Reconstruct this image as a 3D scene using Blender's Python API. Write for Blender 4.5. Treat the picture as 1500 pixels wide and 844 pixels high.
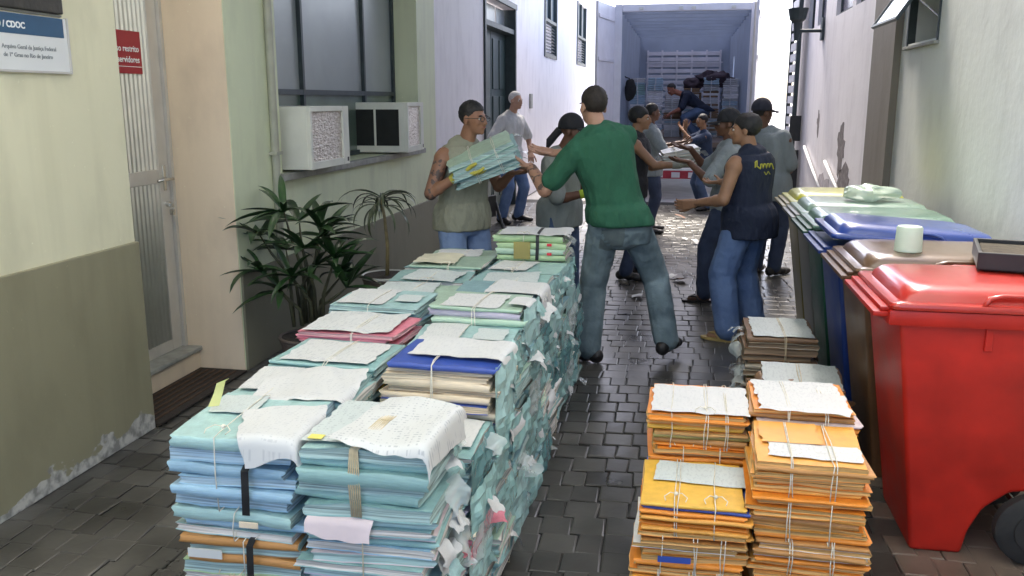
import bpy, bmesh, math, random
from mathutils import Vector, Matrix, noise
R = math.radians
for o in list(bpy.data.objects): bpy.data.objects.remove(o)
sc = bpy.context.scene
COL = sc.collection
# ------------------------------------------------------------------ camera
cd = bpy.data.cameras.new('camera'); cam = bpy.data.objects.new('camera', cd); COL.objects.link(cam)
cam.location = (0, 0, 1.65); cam.rotation_euler = (R(90 - 12.12), 0, R(10.77))
cd.sensor_width = 36; cd.lens = 1285 / 1500 * 36; cd.clip_end = 2000; cd.clip_start = 0.05
sc.camera = cam
# ------------------------------------------------------------------ sky, sun, exposure
SUN_EL, SUN_AZ = 56, 8          # azimuth measured from +Y (down the alley) towards -X
w = bpy.data.worlds.new('World'); sc.world = w; w.use_nodes = True
wn = w.node_tree.nodes; bg = wn['Background']
sky = wn.new('ShaderNodeTexSky'); sky.sky_type = 'NISHITA'; sky.sun_disc = False
sky.sun_elevation = R(SUN_EL); sky.sun_rotation = R(-SUN_AZ)
sky.air_density = 0.6; sky.dust_density = 3.0; sky.ozone_density = 0.3
w.node_tree.links.new(sky.outputs[0], bg.inputs[0]); bg.inputs[1].default_value = 0.15
sd = bpy.data.lights.new('sun', 'SUN'); sun = bpy.data.objects.new('sun', sd); COL.objects.link(sun)
sd.energy = 1.5; sd.angle = R(18); sd.color = (1.0, 0.93, 0.82)
sdir = Vector((-math.sin(R(SUN_AZ)) * math.cos(R(SUN_EL)), math.cos(R(SUN_AZ)) * math.cos(R(SUN_EL)), math.sin(R(SUN_EL))))
sun.rotation_euler = sdir.to_track_quat('Z', 'Y').to_euler(); sun.location = (0, 20, 20)
sc.view_settings.view_transform = 'Standard'; sc.view_settings.look = 'None'
sc.view_settings.gamma = 1.0; sc.view_settings.exposure = 2.35
sc.view_settings.use_curve_mapping = False

# ------------------------------------------------------------------ materials
MATS = {}
def mat(name, col, rough=0.6, var=0.15, nscale=6.0, bump=0.0, bscale=60.0, metal=0.0, coat=0.0, coat_r=0.15,
        col2=None, spec=0.5, stretch=(1, 1, 1), rvar=0.0, rnd=0.0, bdist=0.01, world=False):
    if name in MATS: return MATS[name]
    m = bpy.data.materials.new(name); m.use_nodes = True
    N, L = m.node_tree.nodes, m.node_tree.links
    b = N['Principled BSDF']
    tc = N.new('ShaderNodeTexCoord'); mp = N.new('ShaderNodeMapping'); mp.inputs['Scale'].default_value = stretch
    if world:
        ge = N.new('ShaderNodeNewGeometry'); L.new(ge.outputs['Position'], mp.inputs[0])
    else:
        L.new(tc.outputs['Object'], mp.inputs[0])
    nz = N.new('ShaderNodeTexNoise'); nz.inputs['Scale'].default_value = nscale; nz.inputs['Detail'].default_value = 5
    L.new(mp.outputs[0], nz.inputs['Vector'])
    cr = N.new('ShaderNodeValToRGB')
    c = col
    if col2 is None:
        lo = tuple(max(0, x * (1 - var)) for x in c); hi = tuple(min(1, x * (1 + var)) for x in c)
    else: lo, hi = c, col2
    cr.color_ramp.elements[0].position = 0.3; cr.color_ramp.elements[1].position = 0.7
    cr.color_ramp.elements[0].color = (*lo, 1); cr.color_ramp.elements[1].color = (*hi, 1)
    L.new(nz.outputs['Fac'], cr.inputs[0])
    out = cr.outputs[0]
    if rnd > 0:
        oi = N.new('ShaderNodeObjectInfo'); mr = N.new('ShaderNodeMapRange')
        mr.inputs[3].default_value = 1 - rnd; mr.inputs[4].default_value = 1 + rnd
        L.new(oi.outputs['Random'], mr.inputs[0])
        hs = N.new('ShaderNodeHueSaturation'); L.new(mr.outputs[0], hs.inputs['Value']); L.new(out, hs.inputs['Color'])
        out = hs.outputs[0]
    L.new(out, b.inputs['Base Color'])
    b.inputs['Roughness'].default_value = rough; b.inputs['Metallic'].default_value = metal
    b.inputs['Specular IOR Level'].default_value = spec
    b.inputs['Coat Weight'].default_value = coat; b.inputs['Coat Roughness'].default_value = coat_r
    if rvar > 0:
        mr2 = N.new('ShaderNodeMapRange'); mr2.inputs[1].default_value = .3; mr2.inputs[2].default_value = .7
        mr2.inputs[3].default_value = max(.02, rough - rvar); mr2.inputs[4].default_value = min(1, rough + rvar)
        L.new(nz.outputs['Fac'], mr2.inputs[0]); L.new(mr2.outputs[0], b.inputs['Roughness'])
    if bump > 0:
        n2 = N.new('ShaderNodeTexNoise'); n2.inputs['Scale'].default_value = bscale; n2.inputs['Detail'].default_value = 4
        L.new(mp.outputs[0], n2.inputs['Vector'])
        bp = N.new('ShaderNodeBump'); bp.inputs['Strength'].default_value = bump; bp.inputs['Distance'].default_value = bdist
        L.new(n2.outputs['Fac'], bp.inputs['Height']); L.new(bp.outputs[0], b.inputs['Normal'])
        if coat > 0: L.new(bp.outputs[0], b.inputs['Coat Normal'])
    MATS[name] = m
    return m

def wall_mat(name, col, grime, gamt=0.5, peel=None, peel_z=0.0):
    """painted plaster with vertical rain streaks, blotches and (peel) flaked-off paint near the base"""
    m = bpy.data.materials.new(name); m.use_nodes = True
    N, L = m.node_tree.nodes, m.node_tree.links; b = N['Principled BSDF']
    ge = N.new('ShaderNodeNewGeometry')
    def nz(scale, st, det=5):
        mp = N.new('ShaderNodeMapping'); mp.inputs['Scale'].default_value = st; L.new(ge.outputs['Position'], mp.inputs[0])
        n = N.new('ShaderNodeTexNoise'); n.inputs['Scale'].default_value = scale; n.inputs['Detail'].default_value = det
        L.new(mp.outputs[0], n.inputs['Vector']); return n.outputs['Fac']
    def ramp(f, a, bb):
        r = N.new('ShaderNodeMapRange'); r.inputs[1].default_value = a; r.inputs[2].default_value = bb
        L.new(f, r.inputs[0]); return r.outputs[0]
    def mix(f, A, B):
        x = N.new('ShaderNodeMix'); x.data_type = 'RGBA'; L.new(f, x.inputs[0])
        for s, i in ((A, 6), (B, 7)):
            if isinstance(s, tuple): x.inputs[i].default_value = (*s, 1)
            else: L.new(s, x.inputs[i])
        return x.outputs[2]
    def mul(f, k):
        x = N.new('ShaderNodeMath'); x.operation = 'MULTIPLY'; L.new(f, x.inputs[0])
        if isinstance(k, float): x.inputs[1].default_value = k
        else: L.new(k, x.inputs[1])
        return x.outputs[0]
    streak = mul(ramp(nz(9, (1, 1, .06)), .5, .8), gamt)
    blot = mul(ramp(nz(1.7, (1, 1, 1), 7), .45, .75), gamt)
    c = mix(streak, col, grime); c = mix(blot, c, tuple(.5 * (a + bb) for a, bb in zip(col, grime)))
    low = mul(ramp(nz(4.5, (1, 1, .5), 8), .52, .74), gamt * .6); c = mix(low, c, tuple(x * .72 for x in grime))
    speck = mul(ramp(nz(45, (1, 1, 1), 3), .72, .78), .5)
    c = mix(speck, c, tuple(min(1, x * 1.5) for x in col))
    if peel:
        sp = N.new('ShaderNodeSeparateXYZ'); L.new(ge.outputs['Position'], sp.inputs[0])
        n = nz(5, (1, 1, 1.6), 8)
        ad = N.new('ShaderNodeMath'); ad.operation = 'MULTIPLY_ADD'; ad.inputs[1].default_value = -.45; ad.inputs[2].default_value = .30 + peel_z
        L.new(n, ad.inputs[0])
        sb = N.new('ShaderNodeMath'); sb.operation = 'SUBTRACT'; L.new(ad.outputs[0], sb.inputs[0]); L.new(sp.outputs[2], sb.inputs[1])
        f = ramp(sb.outputs[0], .0, .012)
        c = mix(f, c, mix(ramp(nz(22, (1, 1, 1)), .4, .62), peel, tuple(x * .45 for x in peel)))
    L.new(c, b.inputs['Base Color']); b.inputs['Roughness'].default_value = .62
    bp = N.new('ShaderNodeBump'); bp.inputs['Strength'].default_value = .25; bp.inputs['Distance'].default_value = .01
    L.new(nz(14, (1, 1, 1), 6), bp.inputs['Height']); L.new(bp.outputs[0], b.inputs['Normal'])
    return m

def paper_mat(name, col, ink=0.35):
    """white sheet with rows of small grey print"""
    m = bpy.data.materials.new(name); m.use_nodes = True
    N, L = m.node_tree.nodes, m.node_tree.links; b = N['Principled BSDF']
    uv = N.new('ShaderNodeTexCoord')
    mp = N.new('ShaderNodeMapping'); L.new(uv.outputs['Generated'], mp.inputs[0]); mp.inputs['Scale'].default_value = (1, 1, 0)
    wv = N.new('ShaderNodeTexWave'); wv.bands_direction = 'Y'; wv.inputs['Scale'].default_value = 7.5; wv.inputs['Distortion'].default_value = .3
    L.new(mp.outputs[0], wv.inputs['Vector'])
    mp2 = N.new('ShaderNodeMapping'); mp2.inputs['Scale'].default_value = (34, 8, 0); L.new(uv.outputs['Generated'], mp2.inputs[0])
    oi = N.new('ShaderNodeObjectInfo'); cmb = N.new('ShaderNodeVectorMath'); cmb.operation = 'ADD'
    L.new(mp2.outputs[0], cmb.inputs[0]); sc_ = N.new('ShaderNodeVectorMath'); sc_.operation = 'SCALE'
    cx = N.new('ShaderNodeCombineXYZ'); L.new(oi.outputs['Random'], cx.inputs[0]); L.new(oi.outputs['Random'], cx.inputs[1])
    L.new(cx.outputs[0], sc_.inputs[0]); sc_.inputs['Scale'].default_value = 40; L.new(sc_.outputs[0], cmb.inputs[1])
    nz = N.new('ShaderNodeTexNoise'); nz.inputs['Scale'].default_value = 1.0; nz.inputs['Detail'].default_value = 2; L.new(cmb.outputs[0], nz.inputs['Vector'])
    def rg(s, a, bb):
        r = N.new('ShaderNodeMapRange'); r.inputs[1].default_value = a; r.inputs[2].default_value = bb; L.new(s, r.inputs[0]); return r.outputs[0]
    f = N.new('ShaderNodeMath'); f.operation = 'MULTIPLY'; L.new(rg(wv.outputs['Fac'], .55, .75), f.inputs[0]); L.new(rg(nz.outputs['Fac'], .52, .6), f.inputs[1])
    g = N.new('ShaderNodeMath'); g.operation = 'MULTIPLY'; L.new(f.outputs[0], g.inputs[0]); g.inputs[1].default_value = ink
    x = N.new('ShaderNodeMix'); x.data_type = 'RGBA'; L.new(g.outputs[0], x.inputs[0]); x.inputs[6].default_value = (*col, 1); x.inputs[7].default_value = (.18, .2, .24, 1)
    L.new(x.outputs[2], b.inputs['Base Color']); b.inputs['Roughness'].default_value = .55
    MATS[name] = m; return m

def pages_mat(name, col):
    """edge of a block of paper: fine horizontal leaf lines"""
    m = bpy.data.materials.new(name); m.use_nodes = True
    N, L = m.node_tree.nodes, m.node_tree.links; b = N['Principled BSDF']
    ge = N.new('ShaderNodeNewGeometry'); mp = N.new('ShaderNodeMapping'); mp.inputs['Scale'].default_value = (3, 3, 220); L.new(ge.outputs['Position'], mp.inputs[0])
    nz = N.new('ShaderNodeTexNoise'); nz.inputs['Scale'].default_value = 1.0; nz.inputs['Detail'].default_value = 3; L.new(mp.outputs[0], nz.inputs['Vector'])
    cr = N.new('ShaderNodeValToRGB'); cr.color_ramp.elements[0].position = .35; cr.color_ramp.elements[1].position = .6
    cr.color_ramp.elements[0].color = (*(x * .45 for x in col), 1); cr.color_ramp.elements[1].color = (*col, 1)
    L.new(nz.outputs['Fac'], cr.inputs[0]); L.new(cr.outputs[0], b.inputs['Base Color']); b.inputs['Roughness'].default_value = .8
    bp = N.new('ShaderNodeBump'); bp.inputs['Strength'].default_value = .4; bp.inputs['Distance'].default_value = .004
    L.new(nz.outputs['Fac'], bp.inputs['Height']); L.new(bp.outputs[0], b.inputs['Normal'])
    MATS[name] = m; return m

def plastic_mat(name, tint, alpha, rough=.12):
    m = bpy.data.materials.new(name); m.use_nodes = True
    N, L = m.node_tree.nodes, m.node_tree.links; b = N['Principled BSDF']; out = N['Material Output']
    b.inputs['Base Color'].default_value = (*tint, 1); b.inputs['Roughness'].default_value = rough; b.inputs['Specular IOR Level'].default_value = .8
    tr = N.new('ShaderNodeBsdfTransparent'); mx = N.new('ShaderNodeMixShader'); mx.inputs[0].default_value = alpha
    L.new(tr.outputs[0], mx.inputs[1]); L.new(b.outputs[0], mx.inputs[2]); L.new(mx.outputs[0], out.inputs[0])
    MATS[name] = m; return m

# ------------------------------------------------------------------ mesh builder
class MB:
    def __init__(s): s.v = []; s.f = []; s.m = []
    def add(s, vs, fs, mi=0):
        k = len(s.v); s.v += [tuple(p) for p in vs]; s.f += [tuple(i + k for i in f) for f in fs]; s.m += [mi] * len(fs); return s
    def box(s, a, b, mi=0, M=None):
        x0, y0, z0 = a; x1, y1, z1 = b
        vs = [Vector(p) for p in ((x0, y0, z0), (x1, y0, z0), (x1, y1, z0), (x0, y1, z0), (x0, y0, z1), (x1, y0, z1), (x1, y1, z1), (x0, y1, z1))]
        if M is not None: vs = [M @ p for p in vs]
        return s.add(vs, [(3, 2, 1, 0), (4, 5, 6, 7), (0, 1, 5, 4), (1, 2, 6, 5), (2, 3, 7, 6), (3, 0, 4, 7)], mi)
    def bbox(s, a, b, r=.01, mi=0, M=None):
        """chamfered box"""
        a = Vector(a); b = Vector(b); c = (a + b) / 2; h = (b - a) / 2; vs = []; 
        r = min(r, h.x * .9, h.y * .9, h.z * .9)
        bm = bmesh.new(); bmesh.ops.create_cube(bm, size=2)
        for q in bm.verts: q.co = Vector((q.co.x * h.x, q.co.y * h.y, q.co.z * h.z)) + c
        bmesh.ops.bevel(bm, geom=bm.edges[:], offset=r, segments=2, affect='EDGES', profile=.6)
        bm.verts.index_update(); vs = [q.co.copy() for q in bm.verts]; fs = [[q.index for q in f.verts] for f in bm.faces]; bm.free()
        if M is not None: vs = [M @ p for p in vs]
        return s.add(vs, fs, mi)
    def loft(s, rings, caps=True, mi=0):
        n = len(rings[0]); vs = [p for r in rings for p in r]; fs = []
        for i in range(len(rings) - 1):
            for j in range(n):
                fs.append((i * n + j, i * n + (j + 1) % n, (i + 1) * n + (j + 1) % n, (i + 1) * n + j))
        if caps: fs.append(tuple(range(n - 1, -1, -1))); fs.append(tuple((len(rings) - 1) * n + j for j in range(n)))
        return s.add(vs, fs, mi)
    def tube(s, pts, r, n=8, mi=0, caps=True):
        pts = [Vector(p) for p in pts]; rings = []; up = Vector((0, 0, 1)); prev = None
        for i, p in enumerate(pts):
            t = (pts[min(i + 1, len(pts) - 1)] - pts[max(i - 1, 0)]).normalized()
            if prev is None:
                a = t.cross(up)
                if a.length < 1e-3: a = t.cross(Vector((1, 0, 0)))
            else: a = prev - t * prev.dot(t)
            a.normalize(); prev = a; b = t.cross(a)
            rr = r[i] if isinstance(r, (list, tuple)) else r
            rings.append([p + a * (rr * math.cos(2 * math.pi * k / n)) + b * (rr * math.sin(2 * math.pi * k / n)) for k in range(n)])
        return s.loft(rings, caps, mi)
    def cyl(s, p0, p1, r0, r1=None, n=16, mi=0):
        return s.tube([p0, p1], [r0, r0 if r1 is None else r1], n, mi)
    def ell(s, c, r, M=None, nu=14, nv=9, mi=0):
        vs = []; fs = []; c = Vector(c)
        for i in range(nv + 1):
            th = math.pi * i / nv
            for j in range(nu):
                ph = 2 * math.pi * j / nu
                p = Vector((r[0] * math.sin(th) * math.cos(ph), r[1] * math.sin(th) * math.sin(ph), r[2] * math.cos(th)))
                if M is not None: p = M @ p
                vs.append(c + p)
        for i in range(nv):
            for j in range(nu): fs.append((i * nu + j, (i + 1) * nu + j, (i + 1) * nu + (j + 1) % nu, i * nu + (j + 1) % nu))
        return s.add(vs, fs, mi)
    def caps(s, p0, p1, r0, r1, n=12):
        """tapered capsule"""
        p0 = Vector(p0); p1 = Vector(p1); t = (p1 - p0)
        if t.length < 1e-5: t = Vector((0, 0, 1e-4))
        L_ = t.length; t.normalize(); pts = []; rr = []
        for k in range(4): a = math.pi / 2 * k / 4; pts.append(p0 - t * r0 * math.cos(a)); rr.append(max(1e-4, r0 * math.sin(a)))
        for k in range(5): u = k / 4; pts.append(p0 + t * L_ * u); rr.append(r0 + (r1 - r0) * u)
        for k in range(3, -1, -1): a = math.pi / 2 * k / 4; pts.append(p1 + t * r1 * math.cos(a)); rr.append(max(1e-4, r1 * math.sin(a)))
        return s.tube(pts, rr, n)
    def mesh(s, name):
        me = bpy.data.meshes.new(name); me.from_pydata(s.v, [], s.f); me.update()
        if any(s.m): me.polygons.foreach_set('material_index', s.m)
        return me
    def build(s, name, mats, parent=None, smooth=False, fix=False):
        me = s.mesh(name)
        return mkobj(name, me, mats, parent, smooth, fix)

def mkobj(name, me, mats, parent=None, smooth=False, fix=False):
    if not isinstance(mats, (list, tuple)): mats = [mats]
    for m in mats: me.materials.append(m)
    if fix:
        bm = bmesh.new(); bm.from_mesh(me); bmesh.ops.recalc_face_normals(bm, faces=bm.faces[:]); bm.to_mesh(me); bm.free()
    if smooth: me.shade_smooth()
    o = bpy.data.objects.new(name, me); COL.objects.link(o)
    if parent is not None:
        o.parent = parent
    return o
def autosmooth(o, ang=35):
    me = o.data; me.shade_smooth(); me.set_sharp_from_angle(angle=R(ang)); return o
def thing(name, label, cat, loc=(0, 0, 0), rz=0, group=None):
    o = bpy.data.objects.new(name, None); COL.objects.link(o); o.empty_display_size = .1
    o.location = loc; o.rotation_euler = (0, 0, rz)
    return tag(o, label, cat, group)
def tag(o, label, cat, group=None):
    o['label'] = label; o['category'] = cat
    if group: o['group'] = group
    return o
def struct(o): o['kind'] = 'structure'; return o
def stuff(o): o['kind'] = 'stuff'; return o
def text_mesh(txt, size, bold=0.0, align='LEFT'):
    c = bpy.data.curves.new('lettering', 'FONT'); c.body = txt; c.size = size; c.offset = bold; c.align_x = align; c.extrude = .0008; c.resolution_u = 3
    o = bpy.data.objects.new('lettering', c); COL.objects.link(o)
    bpy.context.view_layer.update()
    me = bpy.data.meshes.new_from_object(o.evaluated_get(bpy.context.evaluated_depsgraph_get()))
    bpy.data.objects.remove(o); return me
# ================================================================== SETTING
rng = random.Random(7)
M_concrete = mat('concrete', (.42, .40, .38), .7, .15, 3, .2, 40, world=True)
M_joint = mat('joint_dirt', (.018, .017, .016), .8, .3, 20, world=True)
def stone_mat(name, a, b):
    m = mat(name, a, .33, .2, 3.2, .22, 26, col2=b, rvar=.07, rnd=.32, bdist=.004, spec=.5, world=True)
    return m
M_stone = stone_mat('wet_setts', (.034, .032, .028), (.085, .080, .070))
M_stone_b = stone_mat('brown_setts', (.085, .065, .05), (.16, .125, .10))
g = MB(); g.add([(-400, -60, -.02), (400, -60, -.02), (400, 900, -.02), (-400, 900, -.02)], [(0, 1, 2, 3)])
struct(g.build('ground', M_concrete))
fl = MB(); fl.box((-2.92, -2, -.018), (1.75, 14.7, -.009))
floor = struct(fl.build('alley_floor', M_joint))
# stone setts: chamfered blocks with uneven corners
PW, PD = .116, .150
sett_meshes = []
for k in range(8):
    r_ = random.Random(k); mb = MB(); hw, hd, c = PW / 2 - .0015, PD / 2 - .0015, .006
    j = lambda s: r_.uniform(-s, s)
    lo = [(-hw + j(.003), -hd + j(.003), -.012), (hw + j(.003), -hd + j(.003), -.012), (hw + j(.003), hd + j(.003), -.012), (-hw + j(.003), hd + j(.003), -.012)]
    hi = [(x * (1 - c / hw), y * (1 - c / hd), j(.0015)) for x, y, z in lo]
    md = [(x, y, -.003) for x, y, z in lo]
    mb.loft([lo, md, hi], caps=False); mb.add(hi, [(0, 1, 2, 3)])
    sett_meshes.append(mb)
def floor_spots():
    rows = int((14.4 - 1.4) / PD)
    for i in range(rows):
        off = (i % 2) * PW / 2 + rng.uniform(-.012, .012)
        e = -2.9 + off
        while e < 1.64:
            k = rng.uniform(.78, 1.30); x = e + PW * k / 2; e += PW * k
            if x < -2.85: continue
            y = 1.4 + i * PD + .10 * math.sin(x * 1.5 + .7) + .03 * math.sin(i * .35)
            yield x, y, k
spots = list(floor_spots())
fw = Vector((-math.sin(R(10.77)), math.cos(R(10.77)), 0))
def visible(x, y, k):
    if y < 2.75: return False
    a = (x * math.cos(R(10.77)) + y * math.sin(R(10.77))) / (y * math.cos(R(10.77)) - x * math.sin(R(10.77)))
    if abs(a) > .60: return False
    if -1.42 < x < -.66 and y < 5.3: return False
    if -.95 < y * 0 + x < -.2 and y > 5.6: return False
    if -.06 < x < .62 and y < 3.3: return False
    if x < -1.4 + (y - 5.2) * -.27 and 4.3 < y: return False
    return x < .8
sh = [None] * 8
vis = sorted([s for s in spots if visible(*s)], key=lambda s: s[1])[:300]; viset = set(vis)
for i, (x, y, kx) in enumerate(vis):
    k = rng.randrange(8)
    if sh[k] is None: sh[k] = sett_meshes[k].mesh('paving_sett'); sh[k].materials.append(M_stone)
    o = bpy.data.objects.new('paving_sett', sh[k]); COL.objects.link(o); o.parent = floor
    o.scale = (kx, 1, 1); o.location = (x, y, rng.uniform(-.0015, .0015)); o.rotation_euler = (rng.uniform(-.008, .008), rng.uniform(-.008, .008), rng.uniform(-.03, .03))
rest = MB()
for x, y, kx in spots:
    if (x, y, kx) in viset: continue
    sm = sett_meshes[rng.randrange(8)]; a = rng.uniform(-.03, .03); ca, sa = math.cos(a), math.sin(a); dz = rng.uniform(-.0015, .0015)
    tx, ty = rng.uniform(-.006, .006), rng.uniform(-.006, .006)
    rest.add([(x + kx * p[0] * ca - p[1] * sa, y + kx * p[0] * sa + p[1] * ca, p[2] + dz + tx * p[0] + ty * p[1]) for p in sm.v], sm.f, 1 if x > .86 and y < 6.5 else 0)
stuff(rest.build('paving_setts', [M_stone, M_stone_b], floor))

# ------------------------------------------------------------------ walls
def wall_cells(mb, x0, x1, y0, y1, z0, z1, holes, mi=0):
    ys = sorted({y0, y1} | {v for h in holes for v in h[:2]}); zs = sorted({z0, z1} | {v for h in holes for v in h[2:]})
    for a, b in zip(ys, ys[1:]):
        for c, d in zip(zs, zs[1:]):
            if any(h[0] <= a and b <= h[1] and h[2] <= c and d <= h[3] for h in holes): continue
            mb.box((x0, a, c), (x1, b, d), mi)
M_cream = wall_mat('cream_green_paint', (.76, .72, .51), (.58, .55, .37), .45)
M_palegreen = wall_mat('pale_green_paint', (.66, .70, .48), (.50, .52, .38), .45)
M_white = wall_mat('white_paint', (.80, .77, .79), (.62, .58, .61), .45)
M_peach = wall_mat('peach_paint', (.80, .66, .49), (.64, .52, .39), .5)
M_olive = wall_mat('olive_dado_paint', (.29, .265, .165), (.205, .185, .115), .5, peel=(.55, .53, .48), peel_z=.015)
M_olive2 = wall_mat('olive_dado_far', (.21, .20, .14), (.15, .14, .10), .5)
M_grey = wall_mat('grey_wall_paint', (.72, .75, .72), (.58, .60, .57), .5)
M_taupe = wall_mat('taupe_paint', (.20, .18, .15), (.15, .13, .10), .5)
M_darkgreen = mat('dark_green_paint', (.02, .045, .042), .45, .2, 8)
M_gframe = mat('window_frame_paint', (.03, .045, .05), .5, .2, 10)
M_alu = mat('aluminium', (.62, .60, .56), .40, .08, 6, metal=.45, bump=.05, bscale=90)
M_chrome = mat('worn_chrome', (.65, .64, .6), .25, .1, 12, metal=.9)
M_stonegrey = mat('grey_stone', (.30, .30, .27), .6, .2, 14, .2, 60)
M_black = mat('black_plastic', (.015, .015, .016), .45, .3, 10)
M_blackcloth = mat('black_cloth', (.018, .018, .02), .85, .3, 18, .3, 120)
XL = -2.61
left = thing('side_building', 'long cream and white building with olive dado, metal door and louvred windows', 'building', (XL, 4.8, 0))
def child(mb, name, m, par, **k):
    o = mb.build(name, m, par, **k)
    o.matrix_parent_inverse = Matrix.Translation(-par.location) if par.type == 'EMPTY' else par.matrix_parent_inverse.copy()
    return o
def sub(mb, name, m, par, **k):            # world-space mesh under a part that itself sits at the origin of its thing
    o = mb.build(name, m, par, **k); return o
H_, HF = 3.9, 5.2
mb = MB(); mb.box((-3.6, -1.6, 0), (XL, 3.83, H_)); child(mb, 'wall', M_cream, left)
mb = MB()
mb.bbox((XL - .05, -1.6, 0), (XL + .016, 3.842, .97), .006); d1 = child(mb, 'dado', M_olive, left)
mb = MB(); mb.box((-3.6, 3.83, 2.62), (-2.99, 4.83, H_)); mb.box((-3.6, 3.83, 0), (-3.10, 4.83, 2.62)); child(mb, 'recess_wall', M_peach, left)
mb = MB(); mb.box((-3.6, 4.832, 0), (XL - .0, 5.1, H_)); child(mb, 'jamb_wall', M_peach, left)
mb = MB(); WIN = (5.5, 8.66, 1.17, 3.3); DOOR = (11.75, 13.9, 0, 3.0); W3 = (16.95, 18.6, 2.45, 4.0); W4 = (22.2, 24.2, 2.5, 4.0)
wall_cells(mb, -3.2, XL + .004, 4.84, 9.3, 0, H_, [WIN]); child(mb, 'wall', M_palegreen, left)
mb = MB(); wall_cells(mb, -3.2, XL + .002, 9.3, 27, 0, HF, [DOOR, W3, W4]); child(mb, 'wall', M_white, left)
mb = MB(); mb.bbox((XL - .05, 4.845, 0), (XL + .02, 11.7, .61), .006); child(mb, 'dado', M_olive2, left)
# metal door in the recess: corrugated aluminium leaf
door = child(MB().box((-3.06, 3.86, .15), (-3.03, 4.80, 2.6)), 'door', M_alu, left)
mb = MB(); n = 20; y0, y1 = 3.90, 4.70
for (za, zb) in ((.22, 1.17), (1.25, 2.56)):
    vs = []; fs = []
    for i in range(n * 4 + 1):
        y = y0 + (y1 - y0) * i / (n * 4); x = -3.012 + .016 * math.sin(i * math.pi / 2 + .4)
        vs += [(x, y, za), (x, y, zb)]
        if i: fs.append((2 * i - 2, 2 * i, 2 * i + 1, 2 * i - 1))
    mb.add(vs, fs)
sub(mb, 'ribbed_sheet', mat('ribbed_aluminium', (.66, .64, .58), .30, .06, 6, metal=.9), door)
mb = MB()
for a, b in (((-3.03, 4.70, .15), (-3.005, 4.80, 2.6)), ((-3.03, 3.86, 1.17), (-3.006, 4.70, 1.25)), ((-3.03, 3.86, .15), (-3.006, 4.70, .22)), ((-3.03, 3.86, .15), (-3.0055, 3.90, 2.6))): mb.bbox(a, b, .004)
sub(mb, 'door_rail', M_alu, door)
mb = MB(); mb.cyl((-3.005, 4.75, 1.19), (-2.95, 4.75, 1.19), .009); mb.tube([(-2.952, 4.76, 1.19), (-2.948, 4.68, 1.192), (-2.95, 4.60, 1.19)], .009)
mb.bbox((-3.006, 4.735, 1.12), (-2.999, 4.765, 1.27), .003); sub(mb, 'handle', M_chrome, door, smooth=True)
mb = MB(); mb.cyl((-3.004, 4.755, 1.04), (-2.985, 4.755, 1.04), .017); mb.bbox((-2.99, 4.752, 1.02), (-2.962, 4.758, 1.045), .002); mb.bbox((-2.985, 4.745, .975), (-2.96, 4.765, 1.01), .003)
sub(mb, 'lock', M_chrome, door)
mb = MB(); mb.box((-3.06, 4.802, .15), (-2.985, 4.829, 2.62)); mb.box((-3.06, 3.833, .15), (-2.985, 3.858, 2.62)); mb.box((-3.06, 3.859, 2.602), (-2.985, 4.80, 2.619)); sub(mb, 'door_frame', M_alu, door)
mb = MB(); mb.bbox((-3.10, 3.845, 0), (-2.905, 4.828, .12), .008); child(mb, 'doorstep', M_peach, left)
mb = MB(); mb.bbox((-3.10, 3.846, .121), (-2.885, 4.827, .149), .008); child(mb, 'door_sill', M_stonegrey, left)
# big window with frosted panes
mb = MB(); mb.bbox((-2.95, 5.42, 1.12), (XL + .055, 8.74, 1.169), .008); child(mb, 'window_sill', M_stonegrey, left)
M_frost = mat('frosted_glass', (.33, .36, .36), .4, .12, 1.6, coat=.4, coat_r=.25, col2=(.24, .27, .27))
M_frostg = mat('green_tinted_glass', (.10, .14, .11), .3, .25, 2.5, coat=.6, coat_r=.15)
win = child(MB().box((-2.90, 5.5, 3.24), (-2.84, 8.66, 3.3)).box((-2.90, 5.5, 1.17), (-2.84, 5.55, 3.24)).box((-2.90, 8.61, 1.17), (-2.84, 8.66, 3.24)).box((-2.90, 5.55, 1.17), (-2.84, 8.61, 1.21))
            .box((-2.895, 5.55, 1.685), (-2.835, 8.61, 1.725)).box((-2.893, 6.42, 1.21), (-2.833, 6.455, 3.24)).box((-2.893, 7.76, 1.21), (-2.833, 7.795, 3.24)), 'window', M_gframe, left)
for a, b in ((5.55, 6.42), (6.455, 7.76), (7.795, 8.61)):
    sub(MB().box((-2.872, a, 1.725), (-2.866, b, 3.24)), 'pane', M_frost, win)
    sub(MB().box((-2.872, a, 1.21), (-2.866, b, 1.685)), 'pane', M_frostg, win)
sub(MB().box((-3.19, 5.5, 1.17), (-3.1, 8.66, 3.3)), 'room_blind', M_olive2, win)
# dark green double door, half in the wall
d2 = child(MB().box((-2.80, 11.78, .03), (-2.75, 12.80, 2.62)).box((-2.80, 12.83, .03), (-2.75, 13.87, 2.62)), 'green_door', M_darkgreen, left)
for ya in (11.86, 12.30, 12.91, 13.38):
    for za, zb in ((.2, .85), (.95, 1.7), (1.8, 2.52)):
        sub(MB().bbox((-2.752, ya, za), (-2.735, ya + .38, zb), .012), 'door_panel', M_darkgreen, d2)
mb = MB(); mb.box((-2.82, 11.70, 0), (-2.58, 11.775, 3.0)); mb.box((-2.82, 13.875, 0), (-2.58, 13.95, 3.0)); mb.box((-2.82, 11.776, 2.63), (-2.6, 13.874, 2.70)); mb.box((-2.82, 11.69, 3.001), (-2.57, 13.96, 3.08)); sub(mb, 'door_frame', M_gframe, d2)
for ya in (11.80, 12.50, 13.20): sub(MB().box((-2.76, ya, 2.71), (-2.75, ya + .62, 2.98)), 'transom_pane', M_frost, d2)
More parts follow.
